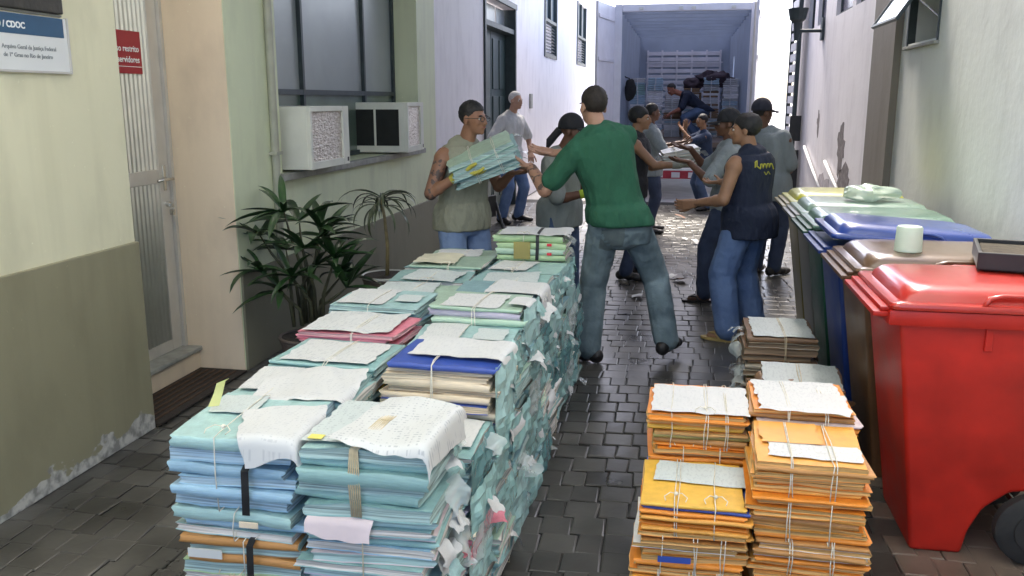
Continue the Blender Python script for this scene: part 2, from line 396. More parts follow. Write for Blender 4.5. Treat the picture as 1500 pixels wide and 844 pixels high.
# louvred windows further down
for (a, b, c, d) in (W3, W4):
    wn_ = child(MB().box((-2.70, a, c), (-2.585, a + .09, d)).box((-2.70, b - .09, c), (-2.585, b, d)).box((-2.70, a + .09, c), (-2.59, b - .09, c + .07)).box((-2.70, a + .09, c + .66), (-2.59, b - .09, c + .72)).box((-2.70, (a + b) / 2 - .03, c + .72), (-2.60, (a + b) / 2 + .03, d)), 'shutter_window', M_gframe, left)
    for i in range(9):
        z = c + .10 + i * .062
        M = Matrix.Translation((-2.645, 0, z)) @ Matrix.Rotation(R(38), 4, 'Y')
        sub(MB().box((-.035, a + .092, -.005), (.035, b - .092, .005), 0, M), 'slat', M_gframe, wn_)
    for u, v in ((a + .09, (a + b) / 2 - .03), ((a + b) / 2 + .03, b - .09)): sub(MB().box((-2.665, u, c + .72), (-2.66, v, d)), 'pane', M_frost, wn_)
child(MB().bbox((XL, 15.3, 1.5), (XL + .03, 15.52, 1.75), .006), 'socket_plate', M_stonegrey, left)
mb = MB(); mb.tube([(XL + .028, 5.36, .61), (XL + .028, 5.36, H_)], .026, 12)
for z in (1.3, 2.6, 3.9): mb.box((XL, 5.315, z), (XL + .058, 5.405, z + .02))
child(mb, 'conduit', mat('grey_conduit', (.34, .34, .27), .5, .15, 8), left, smooth=False)
child(MB().box((-2.9, 9.301, HF), (XL + .2, 27, HF + .1)), 'eave', M_white, left)

XR = 1.75
right = thing('yard_wall_building', 'pale grey building with taupe pilaster and small awning window behind the bins', 'building', (XR, 6, 0))
TW = (6.86, 7.72, 2.08, 2.62)
UP = [(9.2, 10.15), (10.35, 11.4), (12.2, 12.9), (13.2, 13.8)]
mb = MB(); wall_cells(mb, XR, 2.4, -1.6, 8.3, 0, H_, [TW]); child(mb, 'wall', M_grey, right)
mb = MB(); wall_cells(mb, XR + .002, 2.4, 8.3, 14.6, 0, H_, [(a, b, 2.62, 3.6) for a, b in UP]); child(mb, 'wall', M_white, right)
child(MB().box((1.69, 7.92, 0), (XR + .01, 8.80, H_)), 'pilaster', M_taupe, right)
for a, b in UP:
    u = child(MB().box((1.80, a, 2.62), (1.84, a + .04, 3.6)).box((1.80, b - .04, 2.62), (1.84, b, 3.6)).box((1.80, a + .04, 2.62), (1.84, b - .04, 2.66)).box((1.80, a + .04, 3.56), (1.84, b - .04, 3.6)), 'high_window', M_gframe, right)
    sub(MB().box((1.815, a + .04, 2.66), (1.82, b - .04, 3.56)), 'pane', mat('dark_glass', (.16, .15, .2), .15, .2, 3), u)
# awning window: frame, sill, tilted sash
aw = child(MB().box((XR - .01, 6.84, 2.06), (XR + .05, 6.87, 2.64)).box((XR - .01, 7.71, 2.06), (XR + .05, 7.74, 2.64)).box((XR - .01, 6.87, 2.61), (XR + .05, 7.71, 2.64)), 'awning_window', M_gframe, right)
sub(MB().bbox((XR - .035, 6.82, 2.035), (XR + .1, 7.76, 2.059), .005), 'sill', M_stonegrey, aw)
sub(MB().box((2.3, 6.86, 2.08), (2.35, 7.72, 2.62)), 'room_blind', M_palegreen, aw)
Mt = Matrix.Translation((XR - .012, 0, 2.625)) @ Matrix.Rotation(R(33), 4, 'Y')
sub(MB().box((-.012, 6.87, -.50), (.012, 6.895, 0), 0, Mt).box((-.012, 7.685, -.50), (.012, 7.71, 0), 0, Mt).box((-.012, 6.895, -.50), (.012, 7.685, -.475), 0, Mt).box((-.012, 6.895, -.025), (.012, 7.685, 0), 0, Mt), 'sash', M_gframe, aw)
sub(MB().box((-.003, 6.895, -.475), (.003, 7.685, -.025), 0, Mt), 'pane', mat('sash_glass', (.30, .33, .34), .12, .1, 3, coat=.8, coat_r=.05), aw)
mb = MB(); mb.tube([Mt @ Vector((0, 6.90, -.30)), (XR + .01, 6.90, 2.22)], .007); mb.tube([Mt @ Vector((0, 6.90, -.18)), (XR + .01, 6.90, 2.40)], .006); sub(mb, 'stay_arm', M_chrome, aw)
# flaked plaster patch and stain streaks on the far stretch
def patch(name, yc, zc, ry, rz_, seed, m, par):
    r_ = random.Random(seed); pts = []
    for k in range(22):
        a = 2 * math.pi * k / 22; s = .65 + .5 * r_.random()
        pts.append((XR - .001, yc + math.cos(a) * ry * s, zc + math.sin(a) * rz_ * s))
    mb = MB(); mb.add([(x + .004, y, z) for x, y, z in pts] + pts, [tuple(range(22, 44))] + [(k, (k + 1) % 22, 22 + (k + 1) % 22, 22 + k) for k in range(22)])
    child(mb, name, m, par, fix=True)
M_plaster = mat('bare_plaster', (.16, .14, .145), .9, .4, 18, .3, 40)
patch('bare_plaster_patch', 10.4, 1.12, .24, .30, 1, M_plaster, right); patch('bare_plaster_patch', 10.1, .78, .40, .20, 4, M_plaster, right)
patch('bare_plaster_patch', 12.2, 1.35, .10, .17, 2, M_plaster, right); patch('bare_plaster_patch', 11.4, .55, .5, .2, 5, mat('damp_plaster', (.4, .37, .4), .9, .3, 12), right)

# ------------------------------------------------------------------ unseen canopy: inferred fibreglass at the near end, zinc added beyond as shade
ROOF_Y0, ROOF_Y1 = -1.5, 10.5
M_fib = bpy.data.materials.new('fibreglass_sheet'); M_fib.use_nodes = True
_N, _L = M_fib.node_tree.nodes, M_fib.node_tree.links; _t = _N.new('ShaderNodeBsdfTranslucent'); _t.inputs[0].default_value = (.77, .79, .71, 1); _x = _N.new('ShaderNodeMixShader'); _x.inputs[0].default_value = .72
_N['Principled BSDF'].inputs['Base Color'].default_value = (.55, .6, .45, 1); _L.new(_N['Principled BSDF'].outputs[0], _x.inputs[1]); _L.new(_t.outputs[0], _x.inputs[2]); _L.new(_x.outputs[0], _N['Material Output'].inputs[0])
M_shade_zinc = mat('shade_zinc_sheet', (.40, .42, .42), .5, .2, 4, metal=.3)  # opaque sheets added to block daylight and darken the men below
rf = thing('unseen_canopy', 'unseen canopy, greenish fibreglass at the near end, added shading zinc beyond', 'canopy', (0, 4, H_))
for k in range(6):
    ya, yb = ROOF_Y0 + k * 2.4, ROOF_Y0 + k * 2.4 + 2.41
    vs = []; fs = []; n = 80
    for i in range(n + 1):
        x = -2.60 + (4.34 if k < 2 else 3.4) * i / n; z = H_ + .14 + .02 * math.sin(i * math.pi / 2) + .002 * k  # zinc stops short on the right, leaving a gap to brighten that wall
        vs += [(x, ya, z), (x, yb, z)]
        if i: fs.append((2 * i - 2, 2 * i, 2 * i + 1, 2 * i - 1))
    child(MB().add(vs, fs), 'roof_sheet', M_fib if k < 2 else M_shade_zinc, rf)
for k in range(7): child(MB().box((-2.60, ROOF_Y0 + k * 2.4 - .03, H_ + .03), (1.745, ROOF_Y0 + k * 2.4 + .03, H_ + .10)), 'rafter', M_gframe, rf)
# ================================================================== TRUCK, GATE
TY = 15.2
M_truckin = mat('truck_lining', (.31, .37, .48), .5, .12, 2, bump=.05, bscale=30)
M_truckw = mat('truck_white', (.72, .70, .74), .4, .08, 4)
M_slat = mat('truck_slats', (.62, .62, .70), .45, .12, 3)
M_rubber = mat('tyre_rubber', (.02, .02, .02), .8, .2, 20, .2, 80)
tr = thing('box_truck', 'white box truck with both rear doors open, half loaded with bundles', 'truck', (0, TY, 0))
BL = 6.9; X0, X1, Z0, Z1 = -1.10, 1.10, .95, 3.16
child(MB().box((X0, TY, Z0), (X0 + .05, TY + BL, Z1 - .012)), 'side_panel', M_truckin, tr)
mb = MB(); wall_cells(mb, X1 - .05, X1, TY, TY + BL, Z0, Z1 - .012, [(TY + 4.6, TY + 4.95, 1.55, 2.55)]); child(mb, 'side_panel', M_truckin, tr)
M_tlroof = bpy.data.materials.new('translucent_roof'); M_tlroof.use_nodes = True
_N, _L = M_tlroof.node_tree.nodes, M_tlroof.node_tree.links; _t = _N.new('ShaderNodeBsdfTranslucent'); _t.inputs[0].default_value = (.60, .64, .78, 1); _x = _N.new('ShaderNodeMixShader'); _x.inputs[0].default_value = .2
_N['Principled BSDF'].inputs['Base Color'].default_value = (.5, .57, .7, 1); _L.new(_N['Principled BSDF'].outputs[0], _x.inputs[1]); _L.new(_t.outputs[0], _x.inputs[2]); _L.new(_x.outputs[0], _N['Material Output'].inputs[0])
child(MB().add([(X0, TY, Z1 - .01), (X1, TY, Z1 - .01), (X1, TY + BL, Z1 - .01), (X0, TY + BL, Z1 - .01)], [(0, 1, 2, 3)]), 'roof', M_tlroof, tr)
child(MB().box((X0 + .051, TY, Z0 - .08), (X1 - .051, TY + BL, Z0)), 'bed', mat('bed_planks', (.16, .12, .1), .8, .3, 5), tr)
head = child(MB().box((X0 + .052, TY + BL - .06, Z0 + .002), (X1 - .052, TY + BL, Z1 - .012)), 'headboard', M_truckin, tr)
for i in range(13): sub(MB().bbox((-.86, TY + BL - .095, 1.06 + i * .135), (.86, TY + BL - .062, 1.06 + i * .135 + .088), .006), 'slat', M_slat, head)
for x in (-.86, -.52, -.17, .18, .52, .84): sub(MB().bbox((x - .022, TY + BL - .135, 1.0), (x + .022, TY + BL - .096, 2.80), .005), 'upright', M_slat, head)
for z in (1.6, 2.05, 2.5): sub(MB().box((-.90, TY + BL - .16, z), (.9, TY + BL - .137, z + .03)), 'rail', M_slat, head)
# rear portal frame
mb = MB(); mb.bbox((X0 - .05, TY - .08, Z0 - .1), (X0 + .07, TY - .001, Z1 + .02), .012); fr = child(mb, 'rear_post', M_truckw, tr)
child(MB().bbox((X1 - .07, TY - .08, Z0 - .1), (X1 + .05, TY - .001, Z1 + .02), .012), 'rear_post', M_truckw, tr)
mb = MB(); mb.bbox((X0 + .071, TY - .079, Z1 - .10), (X1 - .071, TY - .002, Z1 + .018), .012)
child(mb, 'rear_header', M_truckw, tr)
for x in (-.72, -.08, .12, .75): child(MB().bbox((x - .035, TY - .095, Z1 - .075), (x + .035, TY - .08, Z1 - .03), .006), 'latch_keeper', M_alu, tr)
for i in range(9): child(MB().box((X0 + .052, TY + .7 * i + .2, Z1 - .12), (X1 - .052, TY + .7 * i + .24, Z1 - .059)), 'roof_rib', M_truckin, tr)
for sx, ang in ((-1, 100), (1, 84)):
    xh = X0 - .06 if sx < 0 else X1 + .06
    a = R(ang); dv = Vector((-sx * -math.cos(a) if False else (-math.sin(R(ang - 90)) if sx < 0 else math.sin(R(ang - 90))), -math.cos(R(ang - 90)), 0))
    nv = Vector((-dv.y, dv.x, 0)); Md = Matrix(((dv.x, nv.x, 0, xh), (dv.y, nv.y, 0, TY - .05), (0, 0, 1, 0), (0, 0, 0, 1)))
    dr = child(MB().bbox((.02, -.02, Z0 - .05), (1.08, .02, Z1 - .02), .006, 0, Md), 'rear_door', M_truckw, tr)
    for z in (1.2, 2.0, 2.8): sub(MB().cyl(Md @ Vector((-.005, -.0, z - .06)), Md @ Vector((-.005, 0, z + .06)), .025), 'hinge', M_alu, dr)
    for u in (.35, .75): sub(MB().tube([Md @ Vector((u, -.045, Z0)), Md @ Vector((u, -.045, Z1 - .05))], .016), 'lock_rod', M_alu, dr)
    for z in (1.1, 2.25, 2.9): sub(MB().bbox((.06, .021, z), (1.04, .035, z + .06), .004, 0, Md), 'door_stiffener', M_truckw, dr)
mb = MB(); mb.box((-.45, TY + .1, .62), (-.33, TY + BL + 1.8, .865)); mb.box((.33, TY + .1, .62), (.45, TY + BL + 1.8, .865))
for i in range(5): mb.box((-.329, TY + .4 + i * 1.4, .66), (.329, TY + .5 + i * 1.4, .80))
child(mb, 'chassis', M_black, tr)
child(MB().box((-1.05, TY + .02, .55), (1.05, TY + .06, .868)), 'rear_valance', M_black, tr)
bp_ = child(MB().bbox((-1.02, TY - .04, .34), (1.02, TY + .06, .47), .01), 'bumper', mat('bumper_red', (.42, .03, .05), .5, .2, 9), tr)
for i in range(7): sub(MB().box((-.98 + i * .28, TY - .043, .36), (-.98 + i * .28 + .14, TY - .041, .45)), 'reflector_stripe', mat('reflector_white', (.72, .70, .72), .35, .08, 6), bp_)
for x in (-.55, .55): child(MB().box((x - .04, TY + .06, .40), (x + .04, TY + .12, .64)), 'bumper_arm', M_black, tr)
for x in (-.78, -.05, .05, .78):
    child(MB().bbox((x - .04, TY + .004, .62), (x + .04, TY + .02, .70), .008), 'tail_light', mat('lamp_lens', (.75, .72, .7), .2, .1, 6, coat=1), tr)
for wx in (-.98, .98):
    for wy in (TY + 1.9, TY + 7.9):
        s_ = 1 if wx > 0 else -1
        wl = child(MB().tube([(wx - s_ * .26, wy, .42), (wx - s_ * .24, wy, .42), (wx - s_ * .02, wy, .42), (wx, wy, .42)], [.38, .42, .42, .38], 28), 'wheel', M_rubber, tr)
        sub(MB().cyl((wx - s_ * .02, wy, .42), (wx + s_ * .004, wy, .42), .25, .24, 20), 'rim', M_alu, wl)
mb = MB()   # cab ahead of the box
prof = [(TY + BL + .15, .5), (TY + BL + 1.9, .5), (TY + BL + 1.95, 1.3), (TY + BL + 1.6, 2.35), (TY + BL + .15, 2.4)]
mb.loft([[(-1.0, y, z) for y, z in prof], [(1.0, y, z) for y, z in prof]]); child(mb, 'cab', M_truckw, tr, fix=True)
# ---- cargo
M_kraft = mat('kraft_card', (.20, .125, .075), .8, .2, 7)
cg = random.Random(3)
cmats = [mat('cargo_white', (.62, .62, .68), .6, .15, 8), mat('cargo_blue', (.30, .42, .55), .5, .2, 8), mat('cargo_grey', (.42, .43, .48), .6, .2, 8), M_kraft, mat('cargo_teal', (.22, .36, .38), .5, .2, 8)]
def cargo_bundle(x, y, z, w_, d_, h_, mi, label):
    t = thing('file_bundle', label, 'bundle', (x, y, z), cg.uniform(-.08, .08), 'bundles already loaded in the truck')
    nn = 3
    for k in range(nn):
        o = MB().bbox((-w_ / 2 + cg.uniform(0, .02), -d_ / 2 + cg.uniform(0, .03), k * h_ / nn + .001), (w_ / 2 - cg.uniform(0, .02), d_ / 2, (k + 1) * h_ / nn - .004), .012).build('folder', cmats[mi if cg.random() < .7 else cg.randrange(3)], t)
    MB().box((-.008, -d_ / 2 - .004, -.0), (.008, d_ / 2 + .004, h_ + .002)).build('string', cmats[0], t)
    return t
ordn_ = ['lowest', 'second', 'third', 'fourth', 'fifth', 'sixth', 'seventh', 'eighth', 'ninth']
lab_ = ['white and blue file bundle in the truck beside the dark jacket', 'pale file bundle in the truck beside the cartons', 'grey and blue file bundle in the truck behind the bending man', 'pale file bundle in the truck below the bright side gap']
for xi, x in enumerate((-.86, -.52, .52, .87)):
    zt = Z0
    for k in range(9):
        h_ = cg.uniform(.105, .14)
        mi = cg.choice([0, 0, 1, 2, 4] if xi < 2 else [0, 2, 1, 3])
        cargo_bundle(x, TY + 2.3 + cg.uniform(-.05, .05), zt, .30, .36, h_, mi, lab_[xi] + ', %s tier' % ordn_[k]); zt += h_
for xi, x in enumerate((-.19, .16)):
    zt = Z0
    for k in range(8):
        h_ = cg.uniform(.105, .125); cargo_bundle(x, TY + 2.35, zt, .31, .36, h_, cg.choice([0, 0, 3, 2, 0]), ['mixed brown and white file bundle in the truck behind the bending head', 'mixed white file bundle in the truck behind the bending back'][xi] + ', %s tier' % ordn_[k]); zt += h_
for x, k_, dy in ((-.17, 4, 2.9), (.2, 4, 2.9)):
    zt = Z0
    for k in range(k_):
        b_ = thing('carton', 'brown cardboard carton in the truck %s, %s tier' % ('beside the pale bundles' if x < 0 else 'under the dark cloth heap', ordn_[k]), 'carton', (x, TY + dy, zt), cg.uniform(-.05, .05), 'cartons in the truck')
        MB().bbox((-.16, -.18, .001), (.16, .18, .207), .006).build('box_body', M_kraft, b_)
        MB().box((-.03, -.1805, .05), (.03, .181, .2085)).build('tape', mat('parcel_tape', (.32, .22, .13), .3, .1, 6), b_); zt += .21
# dark cloth heap and hanging jacket
def blob(mb, c, r, seed, amp=.2, nu=22, nv=14):
    k = len(mb.v); mb.ell(c, r, None, nu, nv); c = Vector(c)
    for i in range(k, len(mb.v)):
        p = Vector(mb.v[i]); d = p - c; f = 1 + amp * noise.noise(p * 7 + Vector((seed, seed * 2.3, 0))) + amp * .6 * noise.noise(p * 17 + Vector((seed, 0, 5)))
        mb.v[i] = tuple(c + d * f)
mb = MB(); blob(mb, (.60, TY + 2.35, 2.02), (.32, .26, .13), 3, .6); blob(mb, (.20, TY + 2.4, 1.93), (.2, .22, .12), 5, .6); blob(mb, (.48, TY + 2.4, 2.08), (.15, .16, .10), 6, .6); blob(mb, (.75, TY + 2.3, 2.08), (.12, .14, .08), 9, .6)
tag(mb.build('cloth_heap', mat('dark_plum_cloth', (.05, .035, .05), .9, .3, 9), None, True), 'dark plum cloth heaped on top of the truck load', 'cloth')
mb = MB(); blob(mb, (-.93, TY + 1.0, 1.82), (.10, .07, .20), 8, .2); mb.tube([(-1.03, TY + 1.0, 2.05), (-.95, TY + 1.0, 2.02), (-.93, TY + 1.0, 1.95)], .01)
tag(mb.build('jacket', M_blackcloth, None, True), 'dark jacket hanging on the truck\'s inner side wall', 'jacket')

# ---- gates, lantern, far wall things
gt = thing('gate_leaf', 'dark metal gate leaf folded back at the end of the white wall', 'gate', (1.66, 14.2, 0))
child(MB().box((1.60, 13.75, .02), (1.66, 13.83, 4.3)).box((1.60, 14.6, .02), (1.66, 14.68, 4.3)).box((1.605, 13.83, .04), (1.655, 14.6, .12)).box((1.605, 13.83, 4.2), (1.655, 14.6, 4.28)), 'frame', M_gframe, gt)
for i in range(26): child(MB().box((1.61, 13.83, .2 + i * .155), (1.65, 14.6, .2 + i * .155 + .11)), 'slat', mat('gate_grey', (.38, .38, .42), .5, .15, 6), gt)
child(MB().bbox((1.57, 13.72, 1.05), (1.73, 13.749, 1.42), .01), 'lock_box', M_black, gt)
child(MB().bbox((1.57, 13.70, .25), (1.72, 13.748, .92), .01), 'kick_plate', M_black, gt)
ln = thing('wall_lantern', 'dark iron wall bracket lamp under the small high windows', 'lamp', (1.75, 12.3, 2.6))
mb = MB(); mb.tube([(1.74, 12.3, 2.52), (1.42, 12.3, 2.52)], .022); mb.box((1.72, 12.22, 2.40), (1.75, 12.38, 2.68)); child(mb, 'bracket', M_gframe, ln)
mb = MB(); mb.tube([(1.42, 12.3, 2.40), (1.42, 12.3, 2.62), (1.42, 12.3, 2.66), (1.42, 12.3, 2.80)], [.03, .05, .10, .13], 12); child(mb, 'shade', M_gframe, ln)
M_pvc = mat('white_pvc', (.78, .77, .76), .4, .06, 6)
for i, (ya, za, yb, zb) in enumerate(((13.1, 1.0, 11.4, .55), (11.2, .92, 10.0, .62))):
    tag(MB().tube([(1.715, ya, za), (1.712, (ya + yb) / 2, (za + zb) / 2), (1.715, yb, zb)], .02, 10).build('wall_rail', M_pvc, None, True), ['longer white rail sloping down the stained white wall', 'shorter white rail sloping down the wall below the bare plaster patch'][i], 'rail', 'white wall rails')
# ================================================================== FILE BUNDLES
fr_ = random.Random(11)
def cover(name, c, plastic=True, var=.10):
    return mat('cover_' + name, c, .5, var, 9, .35 if plastic else .15, 34, coat=.75 if plastic else .05, coat_r=.16, rnd=.10, bdist=.006)
CV = dict(teal=cover('teal', (.29, .49, .47)), aqua=cover('aqua', (.38, .58, .56)), sky=cover('sky', (.34, .54, .68)), mint=cover('mint', (.42, .58, .44)), slate=cover('slate', (.23, .39, .42)),
          lav=cover('lavender', (.56, .50, .62), False), pink=cover('pink', (.72, .22, .28)), cream=cover('cream', (.80, .66, .48), False), royal=cover('royal', (.025, .07, .36)),
          white=cover('white', (.76, .74, .70), False), blush=cover('blush', (.70, .58, .58), False), brown=cover('brown', (.34, .19, .08), False), umber=cover('umber', (.24, .13, .06)), grey=cover('grey', (.38, .33, .25)),
          orange=cover('orange', (.80, .27, .03), False), amber=cover('amber', (.80, .37, .065), False), tan=cover('tan', (.48, .23, .07), False), yellow=cover('yellow', (.76, .44, .06), False), greenl=cover('greenl', (.44, .62, .34)), olive=cover('olive', (.30, .26, .08), False))
PG = pages_mat('page_edges', (.78, .74, .68)); PGS = pages_mat('page_edges_blue', (.50, .66, .76)); PGC = pages_mat('page_edges_cream', (.82, .68, .50)); PGK = pages_mat('page_edges_pink', (.76, .42, .44)); PGT = pages_mat('page_edges_teal', (.46, .62, .59)); PGO = pages_mat('page_edges_orange', (.80, .46, .16)); PGB = pages_mat('page_edges_brown', (.30, .21, .13))
PAPER = paper_mat('printed_sheet', (.64, .645, .625), .42); PAPERG = paper_mat('printed_grey_sheet', (.56, .61, .59), .4)
BLANK = paper_mat('thin_sheet', (.64, .64, .625), .22)
CLEAR = plastic_mat('clear_wrap', (.75, .82, .80), .38, .08)
WRAPT = plastic_mat('teal_wrap', (.30, .50, .48), .72, .12); WRAPT2 = plastic_mat('dark_teal_wrap', (.14, .30, .31), .8, .1)
TWINE = mat('twine', (.62, .52, .34), .8, .2, 40); TWINEW = mat('white_string', (.72, .68, .58), .8, .15, 40)
def folder_mesh(seed):
    r_ = random.Random(seed); mb = MB(); nx = 9; rings = []; s0 = Vector((seed * 3.1, seed * 1.7, 0))
    for i in range(nx):
        x = -.5 + i / (nx - 1); e = abs(x) * 2; sq = 1 - .10 * e ** 6
        yo = .020 * noise.noise(Vector((x * 3, 0, 0)) + s0); yb = .02 * noise.noise(Vector((x * 4, 9, 0)) + s0)
        ring = []
        for (y, z) in (((.5, .04), (.2, .0), (-.2, .0), (-.497, .0), (-.495, .12), (-.478, .5), (-.495, .90), (-.497, 1.0), (-.2, 1.0), (.2, 1.0), (.5, .96)) if seed % 2 == 0 else ((.5, .04), (.2, .0), (-.2, .0), (-.485, .01), (-.498, .16), (-.503, .5), (-.498, .84), (-.485, .99), (-.2, 1.0), (.2, 1.0), (.5, .96))):
            zz = .5 + (z - .5) * sq + .20 * noise.noise(Vector((x * 2.3, y * 2.3, 0)) + s0) + .12 * noise.noise(Vector((x * 6, y * 6, z * .5)) + s0)
            xx = x + (.035 * noise.noise(Vector((y * 9, z * 5, x)) + s0) if e > .99 else 0)
            ring.append((xx, y + (yo if y < 0 else yb), zz))
        rings.append(ring)
    mb.loft(rings, caps=False); n = 11
    pgf = seed % 2 == 0
    mb.m = [1 if (k % n) == n - 1 or (pgf and (k % n) in (4, 5)) else 0 for k in range(len(mb.f))]
    for ring, rev in ((rings[0], True), (rings[-1], False)):
        c = Vector((sum(p[0] for p in ring) / n, 0, .5)); k = len(mb.v)
        mb.add(ring + [tuple(c - Vector((.012 if not rev else -.012, 0, 0)))], [((j, (j + 1) % n, n) if not rev else ((j + 1) % n, j, n)) for j in range(n)], 1)
    me = mb.mesh('folder'); me.materials.append(None); me.materials.append(None)
    bm = bmesh.new(); bm.from_mesh(me); bmesh.ops.remove_doubles(bm, verts=bm.verts[:], dist=1e-5); bmesh.ops.recalc_face_normals(bm, faces=bm.faces[:]); bm.to_mesh(me); bm.free()
    me.shade_smooth(); me.set_sharp_from_angle(angle=R(50)); return me
FM = [folder_mesh(k) for k in range(14)]
def place_mesh(name, me, mats, parent, loc=(0, 0, 0), scale=(1, 1, 1), rot=(0, 0, 0)):
    o = bpy.data.objects.new(name, me); COL.objects.link(o); o.parent = parent; o.location = loc; o.scale = scale; o.rotation_euler = rot
    while len(me.materials) < len(mats): me.materials.append(None)
    for i, m in enumerate(mats): o.material_slots[i].link = 'OBJECT'; o.material_slots[i].material = m
    return o
def flap_mesh(seed):
    """small torn sheet, rooted at x=0, curling outwards and down"""
    r_ = random.Random(seed); nx, ny = 6, 6; vs = []; fs = []; s0 = Vector((seed * 2.7, 0, seed)); bend = r_.uniform(.9, 2.0)
    x, z, a = 0, 0, r_.uniform(-.2, .5); prof = [(0, 0)]
    for i in range(nx): a -= bend / nx; x += math.cos(a) / nx; z += math.sin(a) / nx; prof.append((x, z))
    for i, (x, z) in enumerate(prof):
        for j in range(ny + 1):
            v = j / ny - .5; t = i / nx; wd = 1 - .25 * t * r_.random()
            p = Vector((x, v * wd, z)); q = p + s0
            vs.append((p.x + .14 * t * noise.noise(q * 3) + (.10 * noise.noise(q * 8) if i == nx else 0), p.y + .10 * noise.noise(q * 2.2 + s0), p.z + .16 * noise.noise(q * 2.6) * (t + .2)))
    for i in range(nx):
        for j in range(ny): fs.append((i * (ny + 1) + j, (i + 1) * (ny + 1) + j, (i + 1) * (ny + 1) + j + 1, i * (ny + 1) + j + 1))
    mb = MB().add(vs, fs); me = mb.mesh('loose_sheet'); me.shade_smooth(); return me
FLAPS = [flap_mesh(k) for k in range(12)]
def sheet(parent, w, d, x0, x1, y0, y1, z, m, seed=0, amp=.006, rot=0.0, drop=.9, name='cover_sheet'):
    """paper lying on top of a bundle (half sizes w/2, d/2), bending down where it passes the edge"""
    nx, ny = 22, 20; vs = []; fs = []; ca, sa = math.cos(rot), math.sin(rot); cx, cy = (x0 + x1) / 2, (y0 + y1) / 2
    for i in range(nx + 1):
        for j in range(ny + 1):
            u = x0 + (x1 - x0) * i / nx - cx; v = y0 + (y1 - y0) * j / ny - cy
            u += .012 * noise.noise(Vector((v * 22, seed, 3))) if i in (0, nx) else 0; v += .012 * noise.noise(Vector((u * 18, seed, 7))) if j in (0, ny) else 0
            x, y = cx + u * ca - v * sa, cy + u * sa + v * ca
            zz = z + amp * 1.3 * (1 + noise.noise(Vector((x * 7, y * 5, seed)))) + amp * .45 * (1 + noise.noise(Vector((x * 19 + y * 11, y * 4, seed + 3))))
            for ax in (0, 1):
                lim = (w if ax == 0 else d) / 2 - .006; c = x if ax == 0 else y
                ov = abs(c) - lim
                if ov > 0:
                    rr = .025; th = min(ov / rr, math.pi / 2 * drop); s = 1 if c > 0 else -1
                    nc = lim + rr * math.sin(th) + max(0, ov - rr * th) * math.cos(th); zz -= rr * (1 - math.cos(th)) + max(0, ov - rr * th) * math.sin(th)
                    if ax == 0: x = s * nc
                    else: y = s * nc
            vs.append((x, y, zz))
    for i in range(nx):
        for j in range(ny): fs.append((i * (ny + 1) + j, (i + 1) * (ny + 1) + j, (i + 1) * (ny + 1) + j + 1, i * (ny + 1) + j + 1))
    return MB().add(vs, fs).build(name, m, parent, True)
def strings(parent, w, d, h, xs=(0,), ys=(), m=None, r=.0017, knot=True, seed=0):
    mb = MB(); r_ = random.Random(seed)
    for x in xs:
        j = lambda: r_.uniform(-.004, .004)
        for q in (0, 1) if r_.random() < .4 else (0,):
            o_ = q * .008; e = .004
            mb.tube([(x + o_ + j(), -d / 2 - e, .004), (x + o_ + j(), -d / 2 - e - .004, h * .5), (x + o_ + j(), -d / 2 - e, h), (x + o_ + j(), -d / 2 + .03, h + .008), (x + o_ + j(), 0, h + .010), (x + o_ + j(), d / 2 - .03, h + .008), (x + o_ + j(), d / 2 + e, h), (x + o_, d / 2 + e, .004), (x + o_, -d / 2 - e, .004)], r, 5)
        if knot and (seed + int(abs(x) * 100)) % 3 == 0:
            kz = h + .012; ky = -d / 2 + .05
            mb.ell((x, ky, kz), (.007, .009, .006), None, 8, 5)
            for s in (-1, 1):
                mb.tube([(x, ky, kz), (x + s * .018, ky - .012, kz + .008), (x + s * .035, ky - .03, kz + .002), (x + s * .03, ky - .05, kz - .002)], r * .9, 5)
    for y in ys:
        mb.tube([(-w / 2 - .004, y, .004), (-w / 2 - .005, y, h), (-w / 2 + .03, y, h + .009), (0, y, h + .011), (w / 2 - .03, y, h + .009), (w / 2 + .005, y, h), (w / 2 + .004, y, .004), (-w / 2 - .004, y, .004)], r, 5)
    return mb.build('string', m or TWINEW, parent, True)
def strap(parent, w, d, h, x, sw, m, name='elastic_strap'):
    mb = MB(); e = .005
    pts = [(-d / 2 - e, 0.006), (-d / 2 - e - .003, h * .5), (-d / 2 - e, h), (-d / 2 + .02, h + .007), (0, h + .009), (d / 2 - .02, h + .007), (d / 2 + e, h), (d / 2 + e, .006)]
    rings = [[(x - sw / 2 + .004 * math.sin(i), y, z), (x + sw / 2 + .004 * math.sin(i), y, z)] for i, (y, z) in enumerate(pts)]
    vs = [p for r in rings for p in r]; mb.add(vs, [(2 * i, 2 * i + 1, 2 * i + 3, 2 * i + 2) for i in range(len(pts) - 1)])
    return mb.build(name, m, parent, False)
